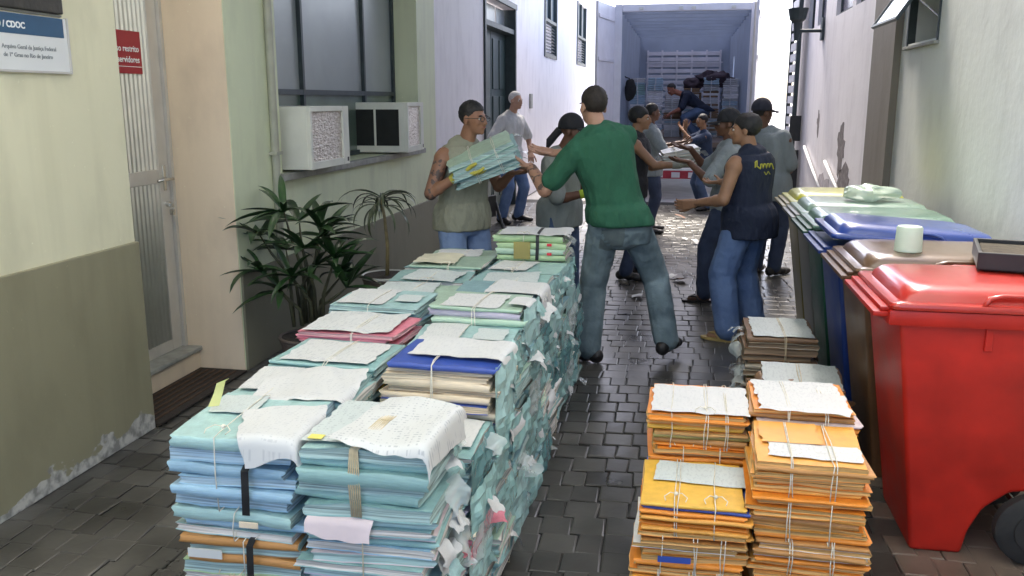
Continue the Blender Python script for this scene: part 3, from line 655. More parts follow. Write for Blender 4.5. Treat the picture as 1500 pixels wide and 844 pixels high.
def bundle(label, x, y, z, w, d, h, n, covers, pages=None, rz=None, group=None, rag=0, ragm=None, xs=(0,), ys=(), smat=None, lrag=0, seed=None, sj=.016, wrap=0):
    s = fr_.randrange(9999) if seed is None else seed; r_ = random.Random(s)
    t = thing('file_bundle', label, 'bundle', (x, y, z), r_.uniform(-.05, .05) if rz is None else rz, group)
    hs = [r_.uniform(.7, 1.3) for _ in range(n)]; k = h / sum(hs); zz = 0
    for i in range(n):
        th = hs[i] * k; c = covers[i % len(covers)] if i < len(covers) else r_.choice(covers)
        if isinstance(c, tuple): c, pg = c
        else: pg = pages or r_.choice([PG, PGT, PGT])
        place_mesh('folder', FM[r_.randrange(len(FM))], [CV[c], pg], t, (r_.uniform(-sj, sj), r_.uniform(-sj, sj), zz), (w * r_.uniform(.93, 1.0), d * r_.uniform(.93, 1.0), th * .99), (r_.uniform(-.012, .012), r_.uniform(-.012, .012), r_.uniform(-.04, .04)))
        zz += th
    for side, cnt in ((1, rag), (-1, lrag)):
        for i in range(cnt):
            fm = r_.choice(ragm or [BLANK, CLEAR, CV['aqua'], CV['teal'], PAPER])
            L_ = r_.uniform(.03, .07)
            place_mesh('loose_sheet', FLAPS[r_.randrange(len(FLAPS))], [fm], t, (side * (w / 2 - .012), r_.uniform(-d * .42, d * .42), r_.uniform(.12, .98) * h),
                       (L_ * (1.5 if fm is CLEAR else 1), r_.uniform(.05, .14), L_ * 1.5), (r_.uniform(-.5, .5), r_.uniform(-.5, .3), (0 if side > 0 else math.pi) + r_.uniform(-.5, .5)))
    if wrap:
        ny, nz = 16, 7; vs = []; fs = []; so = Vector((s * .37, s * .11, 0))
        for i in range(ny + 1):
            for k2 in range(nz + 1):
                yy = (i / ny - .5) * d * .98; z_ = -.01 + (h + .015) * k2 / nz; e_ = min(i, ny - i, 3) / 3 * min(k2 + 1, nz - k2 + 1, 2) / 2; q = Vector((yy * 9, z_ * 15, 0)) + so
                vs.append((w / 2 + .004 + e_ * (.010 + .022 * abs(noise.noise(q)) + .014 * noise.noise(q * 2.4)), yy + .012 * noise.noise(q * 1.7), z_ + .012 * noise.noise(q * 1.3 + so)))
        for i in range(ny):
            for k2 in range(nz):
                fs.append((i * (nz + 1) + k2, (i + 1) * (nz + 1) + k2, (i + 1) * (nz + 1) + k2 + 1, i * (nz + 1) + k2 + 1))
        if fs: MB().add(vs, fs).build('plastic_wrap', r_.choice([CLEAR, WRAPT, WRAPT, WRAPT2, CV['teal'], CV['aqua']]), t, False)
    if xs or ys: strings(t, w, d, h, xs, ys, smat, seed=s)
    return t
GP = 'bundles of the long file pile'
PX = {0: -1.170, 1: -.768}; BW = .385; ROW0, PITCH = 2.02, .318; BD = .318
topsL = [.77, .76, .775, .80, .83, .80, .80, .82, .80, .6]; topsR = [.77, .62, .80, .775, .84, .82, .80, .80, .785, .58]
teals = ['teal', 'aqua', 'slate', 'teal', 'mint', 'aqua']
def ry(r): return ROW0 + PITCH * (r + .5)
ordn = ['lowest', 'second', 'third', 'fourth', 'fifth', 'sixth', 'seventh', 'eighth']
TOPS = {}
# ---- front-left column, from the floor up
FW = .35; x, y = -1.150, ry(0) + .01
z = 0
for h, n, cv, lab in ((.13, 5, ['teal', 'aqua', 'white'], 'lowest'), (.12, 5, ['teal', 'slate', 'aqua'], 'second')):
    bundle('teal file bundle low in the long pile\'s front corner nearest the door, %s tier' % lab, x, y, z, FW, .335, h, n, cv, group=GP, rag=2, lrag=1); z += h
b = bundle('off-white torn-edged file bundle under the brown-labelled one at the long pile\'s front', x + .0, y, z, FW + .02, .335, .105, 3, ['aqua', 'white', 'blush', 'white'], group=GP, lrag=3, rag=2, ragm=[BLANK], xs=(-.03,), smat=TWINE); z += .105
b = bundle('brown card and green file bundle with white label strip, black strap', x, y, z, FW, .335, .115, 4, ['greenl', 'tan', 'brown', 'tan'], group=GP, xs=(.02,), rz=.02); 
strap(b, FW, .368, .115, .04, .020, M_black); MB().box((-.145, -.180, .062), (-.045, -.1765, .088)).build('label_strip', PAPER, b); z += .115
b = bundle('thin glossy aqua file bundle between the blue bundle and the brown card one', x, y, z, FW + .015, .345, .085, 3, [('aqua', PG), ('sky', PG), 'aqua'], group=GP, xs=(0.0,), lrag=2, ragm=[CV['sky'], BLANK]); MB().bbox((.02, -.186, .05), (.075, -.1815, .068), .002).build('label_strip', CV['cream'], b); z += .085
b = bundle('light blue plastic file bundle with black strap and white sheet, front corner', x - .005, y, z, FW, .345, topsL[0] - z, 6, ['sky', 'sky', 'sky', 'sky', 'sky', 'aqua'], PGS, group=GP, xs=(-.04,), lrag=2, ragm=[CV['sky']], rz=.03)
hh = topsL[0] - z
strap(b, FW, .378, hh * .62, .045, .022, M_black); sheet(b, FW, .345, .00, .235, -.24, .06, hh, BLANK, 3, .007, .35); sheet(b, FW, .345, -.16, -.02, .0, .15, hh, PAPERG, 5, .003, .1)
mb = MB(); mb.add([(-.16, .02, hh + .01), (-.13, .03, hh + .012), (-.14, .02, hh + .05), (-.115, .03, hh + .055), (-.125, .015, hh + .085), (-.105, .03, hh + .088), (-.095, .02, hh + .098), (-.09, .025, hh + .099)], [(0, 1, 3, 2), (2, 3, 5, 4), (4, 5, 7, 6)])
mb.build('yellow_tab', mat('pale_yellow_paper', (.85, .80, .32), .6, .05, 9), b, True)
# ---- front-right column
x = -.782; y -= .01; z = 0
for h, n, cv, lab in ((.13, 4, ['teal', 'slate', ('aqua', PG)], 'lowest tier'), (.125, 4, ['slate', ('teal', PG), 'blush'], 'second tier'), (.12, 4, [('teal', PG), 'slate', 'lav'], 'third tier')):
    b = bundle('blue-green file bundle with pale sheets at the pile\'s front beside the aisle, ' + lab, x, y, z, FW + .02, .335, h, n, cv, group=GP, rag=6, ragm=[BLANK, PAPER, CLEAR, CV['aqua']], xs=(-.01,), smat=TWINE); z += h
    sheet(b, FW, .335, -.16, .05, -.23, -.1, h, CV['blush'], int(z * 90), .003, -.1)
b = bundle('file bundle with pinkish-white sheets between teal covers, beside the aisle', x, y, z, FW + .01, .335, .20, 9, ['slate', 'lav', ('teal', PG), 'blush', ('sky', PG), 'teal', 'blush', 'slate', 'aqua'], group=GP, rag=7, ragm=[BLANK, CLEAR, PAPER], xs=(-.005,), smat=TWINE); z += .20
sheet(b, FW, .335, -.15, .03, -.235, -.05, .20, CV['blush'], 2, .003, -.1)
hh = topsR[0] - z
b = bundle('teal plastic file bundle with large white lettered sheets over its top', x, y, z, FW + .01, .345, hh, 6, ['teal', 'teal', 'aqua', 'teal', 'teal', 'aqua'], PGT, group=GP, xs=(), rag=5, ragm=[CV['teal'], CLEAR, BLANK], rz=-.02, seed=77)
sheet(b, FW, .345, -.17, .06, -.15, .17, hh, PAPERG, 8, .003, .0); s2 = sheet(b, FW, .345, -.06, .26, -.20, .16, hh + .006, PAPER, 4, .011, -.12); sheet(b, FW, .345, -.02, .22, .10, .20, hh + .004, BLANK, 6, .006, .0)
mb = MB()
for q in range(6): mb.tube([(-.02 + q * .005, -.180, .01), (-.025 + q * .006, -.184, hh * .6), (-.02 + q * .004, -.176, hh), (-.01 + q * .007, -.12, hh + .017), (.0 + q * .006, -.02, hh + .024), (.01 + q * .008, .08, hh + .022), (.0, .178, hh)], .0022, 5)
mb.build('string', TWINE, b, True)
MB().box((-.15, -.15, hh + .0105), (-.11, -.12, hh + .0115)).build('yellow_note', mat('yellow_note', (.78, .68, .16), .6, .08, 8), b)
# ---- the rows behind
def column(col, r, top_kw):
    x = PX[col]; y = ry(r); top = (topsL, topsR)[col][r]; nl = max(4, round(top / .135)); hs = [fr_.uniform(.85, 1.15) for _ in range(nl)]; k = top / sum(hs); z = 0
    if top_kw.get('h'):
        rest_ = top - top_kw['h']; k = rest_ / sum(hs[:-1]); hs = [q * k for q in hs[:-1]] + [top_kw['h']]
    else: hs = [q * k for q in hs]
    for i, h in enumerate(hs):
        jx = fr_.uniform(-.012, .018)
        if i == nl - 1:
            b = bundle(top_kw['label'], x + top_kw.get('dx', 0), y, z, BW, BD, h, top_kw['n'], top_kw['cv'], top_kw.get('pg'), group=GP, rag=2 if col else 0, wrap=col, ragm=top_kw.get('ragm'), xs=top_kw.get('xs', (0,)), smat=top_kw.get('smat'), ys=top_kw.get('ys', ()))
            for k_, a in enumerate(top_kw.get('sheets', [])): sheet(b, BW, BD, a[0], a[1], a[2] * .86, a[3] * .86, h + .003 * k_, a[4], r * 3 + k_ + col, a[5] if len(a) > 5 else .004, a[6] if len(a) > 6 else 0)
            TOPS[(col, r)] = b
        elif col == 1:
            cv = fr_.choice([teals, ['teal', 'slate'], ['aqua', 'teal', 'mint'], ['teal', 'slate', 'aqua', 'white'], ['slate', 'teal', 'lav']])
            ragm = None
            lab = 'wrapped teal file bundle on aisle side, %s tier under %s' % (ordn[i], top_kw['short'])
            if (r, i) in ((1, 2), ): cv = ['pink', 'pink', 'cream']; lab = 'red-pink file bundle low on the long pile\'s aisle side'; ragm = [CV['pink'], BLANK]
            bundle(lab, x + jx, y, z, BW, BD, h, 5, cv, fr_.choice([PGT, PG, PGT]), group=GP, rag=fr_.choice([0, 1, 1, 2]), ragm=ragm or [BLANK, CLEAR, BLANK, WRAPT], wrap=fr_.random() < .65, xs=(), ys=(fr_.uniform(-.06, .06),), smat=TWINE)
        else:
            bundle('teal file bundle on the wall side, %s tier under %s' % (ordn[i], top_kw['short']), x - jx, y, z, BW, BD, h, 4, teals[fr_.randrange(3):], PGT, group=GP, xs=())
        z += h
    return z
P_, G_, B_ = PAPER, PAPERG, BLANK
column(0, 1, dict(short='rumpled white sheet', label='aqua file bundle with a rumpled white cover sheet, behind the light blue one', n=7, cv=['aqua', 'teal', 'aqua'], sheets=[(-.10, .21, -.20, .16, B_, .009, .15), (-.17, -.03, -.10, .17, P_, .004, .1)], xs=(-.05,)))
column(0, 2, dict(short='yellow-edged bundle', label='aqua file bundle with a white printed sheet and a yellow lower folder', n=7, cv=['yellow', 'teal', 'aqua', 'aqua', 'teal'], sheets=[(-.15, .17, -.15, .15, P_, .004, .0)], xs=(.02,)))
column(0, 3, dict(short='pink-edged bundle', label='pink-edged file bundle with cream printed top sheet', h=.13, n=6, pg=PGK, cv=['pink', 'pink', 'blush', 'pink'], sheets=[(-.17, .17, -.18, .17, P_, .006, .04)], xs=(.03,), dx=-.03))
column(0, 4, dict(short='turquoise bundle', label='turquoise blue file bundle with a white sheet and small label', h=.11, n=5, cv=['aqua', 'sky', 'aqua'], sheets=[(-.17, .03, -.15, .17, P_, .003, .0), (.06, .16, -.08, .06, G_, .002)], xs=(-.02,), dx=-.03))
column(0, 5, dict(short='curled mint bundle', label='mint file bundle with curled worn covers beside the turquoise one', n=7, cv=['teal', 'mint', 'aqua'], sheets=[(-.16, .1, -.17, .15, G_, .006, .1)], xs=(.0,)))
column(0, 7, dict(short='cream torn top', label='teal file bundle with cream torn top at the pile\'s far wall-side end', n=8, cv=['teal', 'mint', 'slate'], sheets=[(-.17, .05, -.16, .16, mat('worn_cream_sheet', (.66, .62, .46), .6, .15, 7), .008, .1)], xs=(.03,)))
column(1, 1, dict(short='sunken low bundle', label='low teal file bundle sunk between lettered sheets and cream bundle', n=7, cv=['teal', 'slate'], sheets=[(-.1, .18, -.1, .17, B_)]))
column(1, 2, dict(short='cream and royal blue bundle', label='thick cream file bundle with royal blue covers and folded-back white flap', h=.20, n=9, pg=PGC, cv=['royal', 'cream', 'royal', 'cream', 'cream', 'cream', 'cream', 'cream', 'royal'], sheets=[(-.12, .23, -.10, .16, B_, .008, -.05)], xs=(-.02,), smat=TWINEW, dx=.015))
column(1, 3, dict(short='flat aqua bundle', label='flat aqua file bundle with printed sheet just beyond the cream bundle', n=6, cv=['teal', 'slate', 'aqua'], sheets=[(-.17, -.02, -.16, .17, P_, .003, .03), (.03, .15, -.08, .1, G_, .002)], xs=(-.02,)))
column(1, 4, dict(short='lavender bundle', label='lavender and teal file bundle with a barcode sheet on top', h=.16, n=7, cv=['lav', 'lav', 'slate', 'teal', 'mint'], sheets=[(-.15, .09, -.17, .1, P_, .003, .0), (.12, .21, -.12, .05, B_, .006)], xs=(-.01,)))
column(1, 5, dict(short='drooping white sheet', label='teal file bundle with a large white sheet drooping over the aisle edge', n=7, cv=['teal', 'slate', 'aqua'], sheets=[(-.04, .28, -.16, .12, B_, .008, -.15)], xs=(-.05,)))
column(1, 6, dict(short='mint and teal bundle', label='mint and teal file bundle just in front of the green topmost bundle', n=8, cv=['teal', 'mint', 'slate'], sheets=[(-.14, .12, -.12, .15, G_, .006, .1)], xs=(.02,)))
column(1, 8, dict(short='green topmost bundle', label='neat dark teal file bundle under the green topmost bundle', n=8, cv=['slate', 'teal', 'mint'], sheets=[(-.15, .16, -.16, .16, G_, .003)], xs=(.0,)))
column(0, 6, dict(short='plain teal bundle', label='plain teal file bundle with grey sheet, beside the drooping white sheet row', n=7, cv=['teal', 'aqua', 'slate'], sheets=[(-.12, .14, -.17, .15, G_, .005, -.1)], xs=(.0,)))
column(0, 8, dict(short='far wall-side bundle', label='slate and mint file bundle beside the green topmost one, wall side', n=7, cv=['slate', 'mint', 'teal'], sheets=[(-.15, .1, -.15, .12, P_, .006, .1)], xs=(.0,)))
column(1, 7, dict(short='stringed teal bundle', label='teal file bundle tied with string just before the green topmost one', n=7, cv=['teal', 'slate', 'aqua'], sheets=[(-.16, .04, -.14, .15, P_, .005, -.1)], xs=(-.04,)))
column(0, 9, dict(short='low far bundle', label='low teal file bundle at the very end of the pile, wall side', n=6, cv=['teal', 'slate'], xs=(.0,)))
column(1, 9, dict(short='low end bundle', label='low teal file bundle at the very end of the pile, aisle side', n=6, cv=['slate', 'teal', 'aqua'], xs=(.0,)))
b = bundle('pale green file bundle with black strap and red marks, alone atop the pile', -.775, ry(8) + .02, topsR[8] + .014, .38, .31, .135, 4, ['greenl', 'mint', 'greenl', 'greenl'], PG, .02, GP, rag=3, ragm=[BLANK, CLEAR], xs=(-.04,), seed=5)
strap(b, .38, .31, .135, .035, .018, M_black); sheet(b, .38, .31, -.18, .21, -.15, .15, .135, BLANK, 9, .005)
for q in (.035, .085): MB().box((.09, -.1655, q), (.115, -.1615, q + .014)).build('red_mark', mat('red_print', (.65, .03, .05), .6, .1, 8), b)
MB().box((-.09, -.1655, .012), (.0, -.1615, .105)).build('card_patch', CV['olive'], b)
# ---- wrapped loose material along the aisle face
# ---- orange pile
GO = 'bundles of the orange pile'
def ocol(xc, yc, top, nl, tops, where, w=.335, d=.345, rg=0):
    hs = [fr_.uniform(.85, 1.15) for _ in range(nl)]; k = top / sum(hs); z = 0
    for i, h in enumerate(hs):
        h *= k
        cv = fr_.choice([['orange', 'amber', 'orange', 'tan', 'amber'], ['amber', 'orange', 'yellow', 'tan'], ['orange', 'orange', 'amber', 'tan', 'royal'], ['tan', 'orange', 'amber', 'orange', 'white']])
        if i == nl - 1: lab, cv = tops['label'], tops['cv']
        else: lab = 'orange file bundle in the %s column of the orange pile, %s tier' % (where, ordn[i])
        b = bundle(lab, xc + fr_.uniform(-.012, .012), yc + fr_.uniform(-.01, .01), z, w, d, h, 8 if i >= nl - 3 else 6, cv, PGO, group=GO, rag=rg, lrag=0, ragm=[CLEAR, PAPER, CLEAR], xs=(-.09, fr_.uniform(-.02, .03), .09) if fr_.random() < .6 else (-.06, .06), smat=TWINEW)
        if i == nl - 1:
            for k_, a in enumerate(tops.get('sheets', [])): sheet(b, w, d, *a[:4], h + .003 * k_, a[4], 20 + k_ + i, a[5] if len(a) > 5 else .004, a[6] if len(a) > 6 else 0)
        if i < nl - 1 and fr_.random() < .6:
            MB().box((-.10, -d / 2 - .010, h * .35), (.0, -d / 2 - .0065, h * .5)).build('label_strip', fr_.choice([CV['royal'], CV['tan'], CV['blush']]), b)
        z += h
ocol(.425, 2.70, .60, 5, dict(label='orange file bundle topped by a white slip, nearest column beside red bin', cv=['orange', 'amber', 'orange', 'orange', 'amber', 'orange', 'tan', 'amber'], sheets=[(-.12, .15, -.14, -.02, PAPER, .003, -.03), (-.14, .04, -.03, .15, CV['amber'], .003)]), 'bin-side front')
ocol(.085, 2.70, .445, 4, dict(label='yellow-orange file bundle with blue band and grey sheet, lowest-topped column', cv=['orange', 'amber', 'orange', 'tan', 'amber', 'orange', 'royal', 'yellow'], sheets=[(-.13, .16, -.02, .14, PAPERG, .003, -.05)]), 'aisle-side front')
ocol(.455, 3.06, .63, 5, dict(label='orange file bundle with torn white sheets at the back beside the red bin', cv=['tan', 'yellow', 'amber', 'yellow', 'orange', 'blush', 'tan', 'orange'], sheets=[(-.16, .13, -.02, .15, PAPER, .005, .02), (-.15, .14, -.18, .02, BLANK, .006, -.05)]), 'bin-side back')
ocol(.10, 3.07, .60, 5, dict(label='orange file bundle with white top sheet and dark tape marks, aisle side back', cv=['orange', 'tan', 'olive', 'tan', 'yellow', 'orange', 'orange', 'orange'], sheets=[(-.16, .17, -.17, .12, BLANK, .005, .0)]), 'aisle-side back')
# ---- brown pile in front of the far bins
GB = 'bundles of the brown pile'
z = 0
for i, h in enumerate((.15, .13, .15)):
    b = bundle(['brown wrapped file bundle at the foot of the brown stack', 'brown and grey wrapped file bundle in the middle of the brown stack', 'brown wrapped file bundle with grey top sheet, top of the taller stack'][i], .555, 4.83, z, .37, .46, h, 5, [['umber', 'grey', 'brown'], ['grey', 'umber', 'olive', 'grey'], ['umber', 'brown', 'umber', 'grey']][i], PGB, .0, GB, rag=3, lrag=7, ragm=[CLEAR, CLEAR, CV['umber']], xs=(.02,), smat=TWINE)
    if i == 2: sheet(b, .37, .46, -.14, .17, -.21, .21, h, PAPERG, 31, .004)
    z += h
z = 0
for i, h in enumerate((.135, .13, .135)):
    b = bundle(['brown file bundle on the floor under the lower brown stack', 'brown file bundle in the middle of the lower brown stack', 'grey-covered file bundle on top of the lower brown stack'][i], .585, 4.06, z, .36, .40, h, 4, ['umber', 'grey', 'brown'], PGB, -.06, GB, rag=1, lrag=2, ragm=[CLEAR, CV['umber']], xs=(-.01,), smat=TWINE)
    if i == 2: sheet(b, .36, .40, -.17, .17, -.19, .19, h, PAPERG, 33, .003)
    z += h
# ================================================================== BINS
def bin_mats(name, c): return mat('bin_' + name, c, .46, .28, 4, .12, 120, coat=.12, coat_r=.2, rvar=.08, bdist=.002, spec=.35)
M_wheel = mat('bin_wheel', (.018, .018, .018), .7, .2, 20)
def wheelie_bin(yc, cname, lidname, c, cl, label, lid_tilt=0.0, xo=0.0):
    t = thing('wheelie_bin', label, 'bin', (.90 + xo, yc, 0), 0, 'row of wheelie bins'); t.scale = (1, 1.04, .95); m = bin_mats(cname, c); ml = mat('lid_' + lidname, cl, .34, .10, 5, .06, 90, coat=.7, coat_r=.12, rvar=.08, bdist=.002)
    prof = [(0, .0), (.18, .0), (.195, .10), (.235, .20), (.315, .275), (.46, .30), (.555, .31), (.61, .97), (-.125, .97)]
    hw = lambda z: .215 + (.272 - .215) * z / .97
    mb = MB(); ringA = [(x, -hw(z), z) for x, z in prof]; ringB = [(x, hw(z), z) for x, z in prof]; mb.loft([ringA, ringB])
    o = mb.build('body', m, t, fix=True)
    bm = bmesh.new(); bm.from_mesh(o.data); bmesh.ops.bevel(bm, geom=bm.edges[:], offset=.018, segments=3, affect='EDGES', profile=.6); bm.to_mesh(o.data); bm.free(); autosmooth(o, 40)
    mb = MB(); mb.bbox((-.165, -.292, .925), (.64, .292, .985), .012); rim = mb.build('rim', m, t); autosmooth(rim)
    for q in (.17, .42):       # gussets under the rim on both sides
        for s in (-1, 1): MB().bbox((q - .012, s * .262 - .016, .84), (q + .012, s * .262 + .016, .928), .004).build('gusset', m, t)
    mb = MB(); mb.bbox((-.215, -.275, .955), (-.16, .275, .975), .006); mb.bbox((-.19, -.268, .9755), (-.155, .268, .992), .005); autosmooth(mb.build('front_grip', m, t))
    # lid with raised rounded panel
    Ml = Matrix.Translation((.62, 0, .995)) @ Matrix.Rotation(lid_tilt, 4, 'Y') @ Matrix.Translation((-.62, 0, -.995))
    def ring(x0, x1, w_, z, rr, n=7):
        pts = []
        for cx, cy, a0 in ((x1 - rr, w_ - rr, 0), (x0 + rr, w_ - rr, 90), (x0 + rr, -w_ + rr, 180), (x1 - rr, -w_ + rr, 270)):
            for k in range(n): a = R(a0 + 90 * k / (n - 1)); pts.append(Ml @ Vector((cx + rr * math.cos(a), cy + rr * math.sin(a), z)))
        return pts
    mb = MB(); mb.loft([ring(-.16, .64, .296, .987, .03), ring(-.165, .645, .30, 1.0, .03), ring(-.16, .64, .294, 1.010, .03), ring(-.125, .61, .265, 1.012, .05), ring(-.118, .60, .255, 1.035, .06), ring(-.10, .585, .235, 1.056, .07), ring(-.06, .54, .19, 1.066, .08), ring(.0, .46, .12, 1.069, .08)])
    o = mb.build('lid', ml, t, True, True); autosmooth(o, 50)
    for s in (-1, 1):
        mb = MB(); mb.tube([Ml @ Vector(p) for p in ((.14, s * .285, 1.008), (.16, s * .272, 1.035), (.20, s * .268, 1.045), (.30, s * .268, 1.045), (.34, s * .272, 1.035), (.36, s * .285, 1.008))], .009, 8); mb.build('side_grip', ml, o, True)
    mb = MB(); mb.tube([(.60, -.20, .93), (.70, -.20, .96), (.71, -.15, .965), (.71, .15, .965), (.70, .20, .96), (.60, .20, .93)], .015, 8); mb.build('rear_handle', m, t, True)
    mb = MB(); mb.cyl((.41, -.27, .145), (.41, .27, .145), .012); mb.build('axle', M_chrome, t)
    for s in (-1, 1):
        wl = MB().tube([(.41, s * .222, .142), (.41, s * .226, .142), (.41, s * .262, .142), (.41, s * .272, .142)], [.120, .142, .142, .128], 28).build('wheel', M_rubber, t); autosmooth(wl, 40)
        MB().tube([(.41, s * .268, .142), (.41, s * .278, .142), (.41, s * .280, .142)], [.085, .082, .03], 24).build('hub', M_wheel, wl)
    return t
Y0b, PB = 3.46, .648
wheelie_bin(Y0b, 'red', 'redlid', (.44, .016, .008), (.46, .020, .011), 'red wheelie bin with black wheels, dark tray on its lid')
wheelie_bin(Y0b + PB, 'brown', 'brownlid', (.11, .055, .025), (.13, .075, .04), 'brown wheelie bin beside the red one, pale cup on its lid')
wheelie_bin(Y0b + 2 * PB, 'blue', 'bluelid', (.012, .035, .17), (.015, .05, .26), 'blue wheelie bin with slightly raised lid', R(4))
wheelie_bin(Y0b + 3 * PB, 'green', 'greenlid', (.012, .07, .04), (.10, .20, .15), 'dark green wheelie bin between the blue and grey ones', 0, .01)
wheelie_bin(Y0b + 4 * PB - .03, 'grey', 'greylid', (.13, .14, .13), (.20, .30, .24), 'grey wheelie bin with greenish lid holding a plastic bag', 0, .02)
wheelie_bin(Y0b + 5 * PB - .05, 'olive', 'yellowlid', (.15, .13, .03), (.42, .42, .04), 'yellow-lidded wheelie bin at the far end of the bin row', 0, .03)
# things on the lids
mb = MB(); mb.tube([(0, 0, 0), (0, 0, .004), (0, 0, .105), (0, 0, .11)], [.05, .056, .052, .048], 24)
o = mb.build('paper_cup', mat('pale_green_cup', (.58, .70, .58), .55, .05, 9), None, False); autosmooth(o, 40); o.location = (.975, Y0b + PB - .14, 1.012); tag(o, 'pale green upturned cup standing on the brown bin lid', 'cup')
ba = MB(); blob(ba, (0, 0, .05), (.16, .10, .055), 4, .45, 30, 18)
o = ba.build('plastic_bag', plastic_mat('bag_plastic', (.55, .66, .56), .72, .2), None, False); autosmooth(o, 25); o.location = (1.18, Y0b + 4 * PB - .12, 1.012); tag(o, 'crumpled clear plastic bag of greens on the far bin lid', 'bag')
tray = thing('plastic_tray', 'black plastic tray resting across the rear of the red bin lid', 'tray', (1.36, 3.66, 1.020), R(-14))
mb = MB(); mb.bbox((-.20, -.19, 0), (.20, .19, .012), .006); mb.build('base', M_black, tray)
mb = MB()
for a, b in (((-.205, -.195, .004), (.205, -.180, .07)), ((-.205, .180, .004), (.205, .195, .07)), ((-.205, -.1799, .004), (-.190, .1799, .07)), ((.190, -.1799, .004), (.205, .1799, .07))): mb.bbox(a, b, .004)
mb.build('side_wall', M_black, tray)
mb = MB(); mb.bbox((-.185, -.175, .013), (.185, .175, .055), .01); mb.build('soil', mat('dark_soil', (.05, .04, .025), .9, .4, 30, .5, 60), tray)

# ================================================================== AIR CONDITIONERS
M_ac = mat('ac_white', (.68, .68, .60), .45, .08, 5, .08, 40)
def coil_mat():
    m = mat('condenser_coil', (.50, .42, .34), .3, .3, 26, 1.0, 42, metal=.85, col2=(.85, .80, .72), bdist=.02, stretch=(1, 1, 2.2)); return m
M_coil = coil_mat(); M_void = mat('dark_void', (.012, .014, .012), .8, .3, 9)
def aircon(loc, rz, W, D, Hh, label, vents):
    t = thing('air_conditioner', label, 'air conditioner', loc, rz, 'window air conditioners'); w2 = W / 2   # local +X = outer face
    mb = MB(); mb.bbox((-D, -w2, 0), (-.012, w2, Hh), .008); body = mb.build('casing', M_ac, t)
    mb = MB(); f = .035
    for a, b in (((-.012, -w2, 0), (.012, -w2 + f, Hh)), ((-.012, w2 - .11, 0), (.012, w2, Hh)), ((-.0115, -w2 + f, 0), (.0115, w2 - .11, f + .015)), ((-.0115, -w2 + f, Hh - f), (.0115, w2 - .11, Hh))): mb.bbox(a, b, .003)
    mb.build('front_frame', M_ac, t)
    mb = MB(); ny, nz = 40, 30; vs = []; fs = []
    for i in range(ny + 1):
        for k in range(nz + 1):
            y = -w2 + f + (W - f - .11) * i / ny; z = f + .015 + (Hh - 2 * f - .015) * k / nz
            vs.append((-.004 + .006 * noise.noise(Vector((y * 60, z * 90, W * 9))), y, z))
    for i in range(ny):
        for k in range(nz): fs.append((i * (nz + 1) + k, (i + 1) * (nz + 1) + k, (i + 1) * (nz + 1) + k + 1, i * (nz + 1) + k + 1))
    mb.add(vs, fs); mb.build('condenser_coil', M_coil, t)
    MB().box((.0122, w2 - .05, .02), (.0135, w2 - .02, .05)).build('badge', M_black, t)
    for (xa, xb) in vents:
        MB().box((xa, -w2 - .002, .06), (xb, -w2 - .0008, Hh - .06)).build('side_vent', M_void, t)
        MB().bbox((xa - .012, -w2 - .006, .045), (xa, -w2 + .002, Hh - .045), .002).build('vent_bar', M_ac, t)
    return t
aircon((-2.44, 5.93, 1.185), 0, .70, .52, .42, 'beige window air conditioner on the sill by the pale conduit', [(-.45, -.34)])
aircon((-2.42, 7.92, 1.185), R(3), .60, .60, .44, 'window air conditioner with two dark side vents, turned on the sill', [(-.50, -.30), (-.28, -.07)])

# ================================================================== SIGNS
def on_left(o, y, z, x): o.matrix_basis = Matrix(((0, 0, 1, x), (1, 0, 0, y), (0, 1, 0, z), (0, 0, 0, 1)))
sg = thing('office_sign', 'white wall sign with dark blue header reading CDOC', 'sign', (XL, 3.05, 1.87))
bd = child(MB().bbox((XL + .001, 2.62, 1.765), (XL + .012, 3.47, 1.985), .002), 'board', mat('sign_white', (.74, .75, .74), .35, .03, 5, coat=.6, coat_r=.1), sg)
child(MB().box((XL + .0121, 2.622, 1.905), (XL + .0132, 3.45, 1.983)), 'header', mat('sign_blue', (.025, .085, .17), .4, .08, 6), sg)
child(MB().box((XL + .001, 3.4705, 1.762), (XL + .018, 3.478, 1.988)).box((XL + .001, 2.62, 1.757), (XL + .018, 3.478, 1.7645)), 'edge_trim', M_alu, sg)
M_sw = mat('sign_lettering_white', (.85, .86, .86), .5, .02, 5); M_sg = mat('sign_lettering_grey', (.25, .27, .28), .5, .05, 5)
for txt, size, y, z, m, bold in (('IO / CDOC', .034, 3.055, 1.928, M_sw, .0012), ('Arquivo Geral da Justi\u00e7a Federal', .0235, 3.085, 1.848, M_sg, .0002), ('de 1\u00ba Grau no Rio de Janeiro', .0235, 3.09, 1.816, M_sg, .0002)):
    o = mkobj('lettering', text_mesh(txt, size, bold), m, sg); on_left(o, y, z, XL + (.0142 if m is M_sw else .0130)); o.matrix_parent_inverse = Matrix.Translation(-sg.location)
sg = thing('wall_plaque', 'dark bronze plaque fixed above the blue-headed sign', 'plaque', (XL, 3.0, 2.1))
child(MB().bbox((XL + .001, 2.55, 2.0), (XL + .03, 3.44, 2.42), .006), 'plate', mat('dark_bronze', (.055, .05, .04), .45, .3, 12, .2, 40, metal=.4), sg)
child(MB().bbox((XL + .0005, 2.54, 1.99), (XL + .012, 3.45, 1.9995), .002), 'lower_edge', M_stonegrey, sg)
sg = thing('door_sign', 'red restricted-access sign fixed on the ribbed metal door', 'sign', (-3.01, 4.3, 1.9))
child(MB().bbox((-2.9945, 4.18, 1.79), (-2.9885, 4.60, 2.018), .001), 'board', mat('sign_red', (.36, .018, .03), .4, .06, 6), sg)
child(MB().box((-2.9884, 4.185, 1.826), (-2.9877, 4.595, 1.829)), 'rule', M_sw, sg)
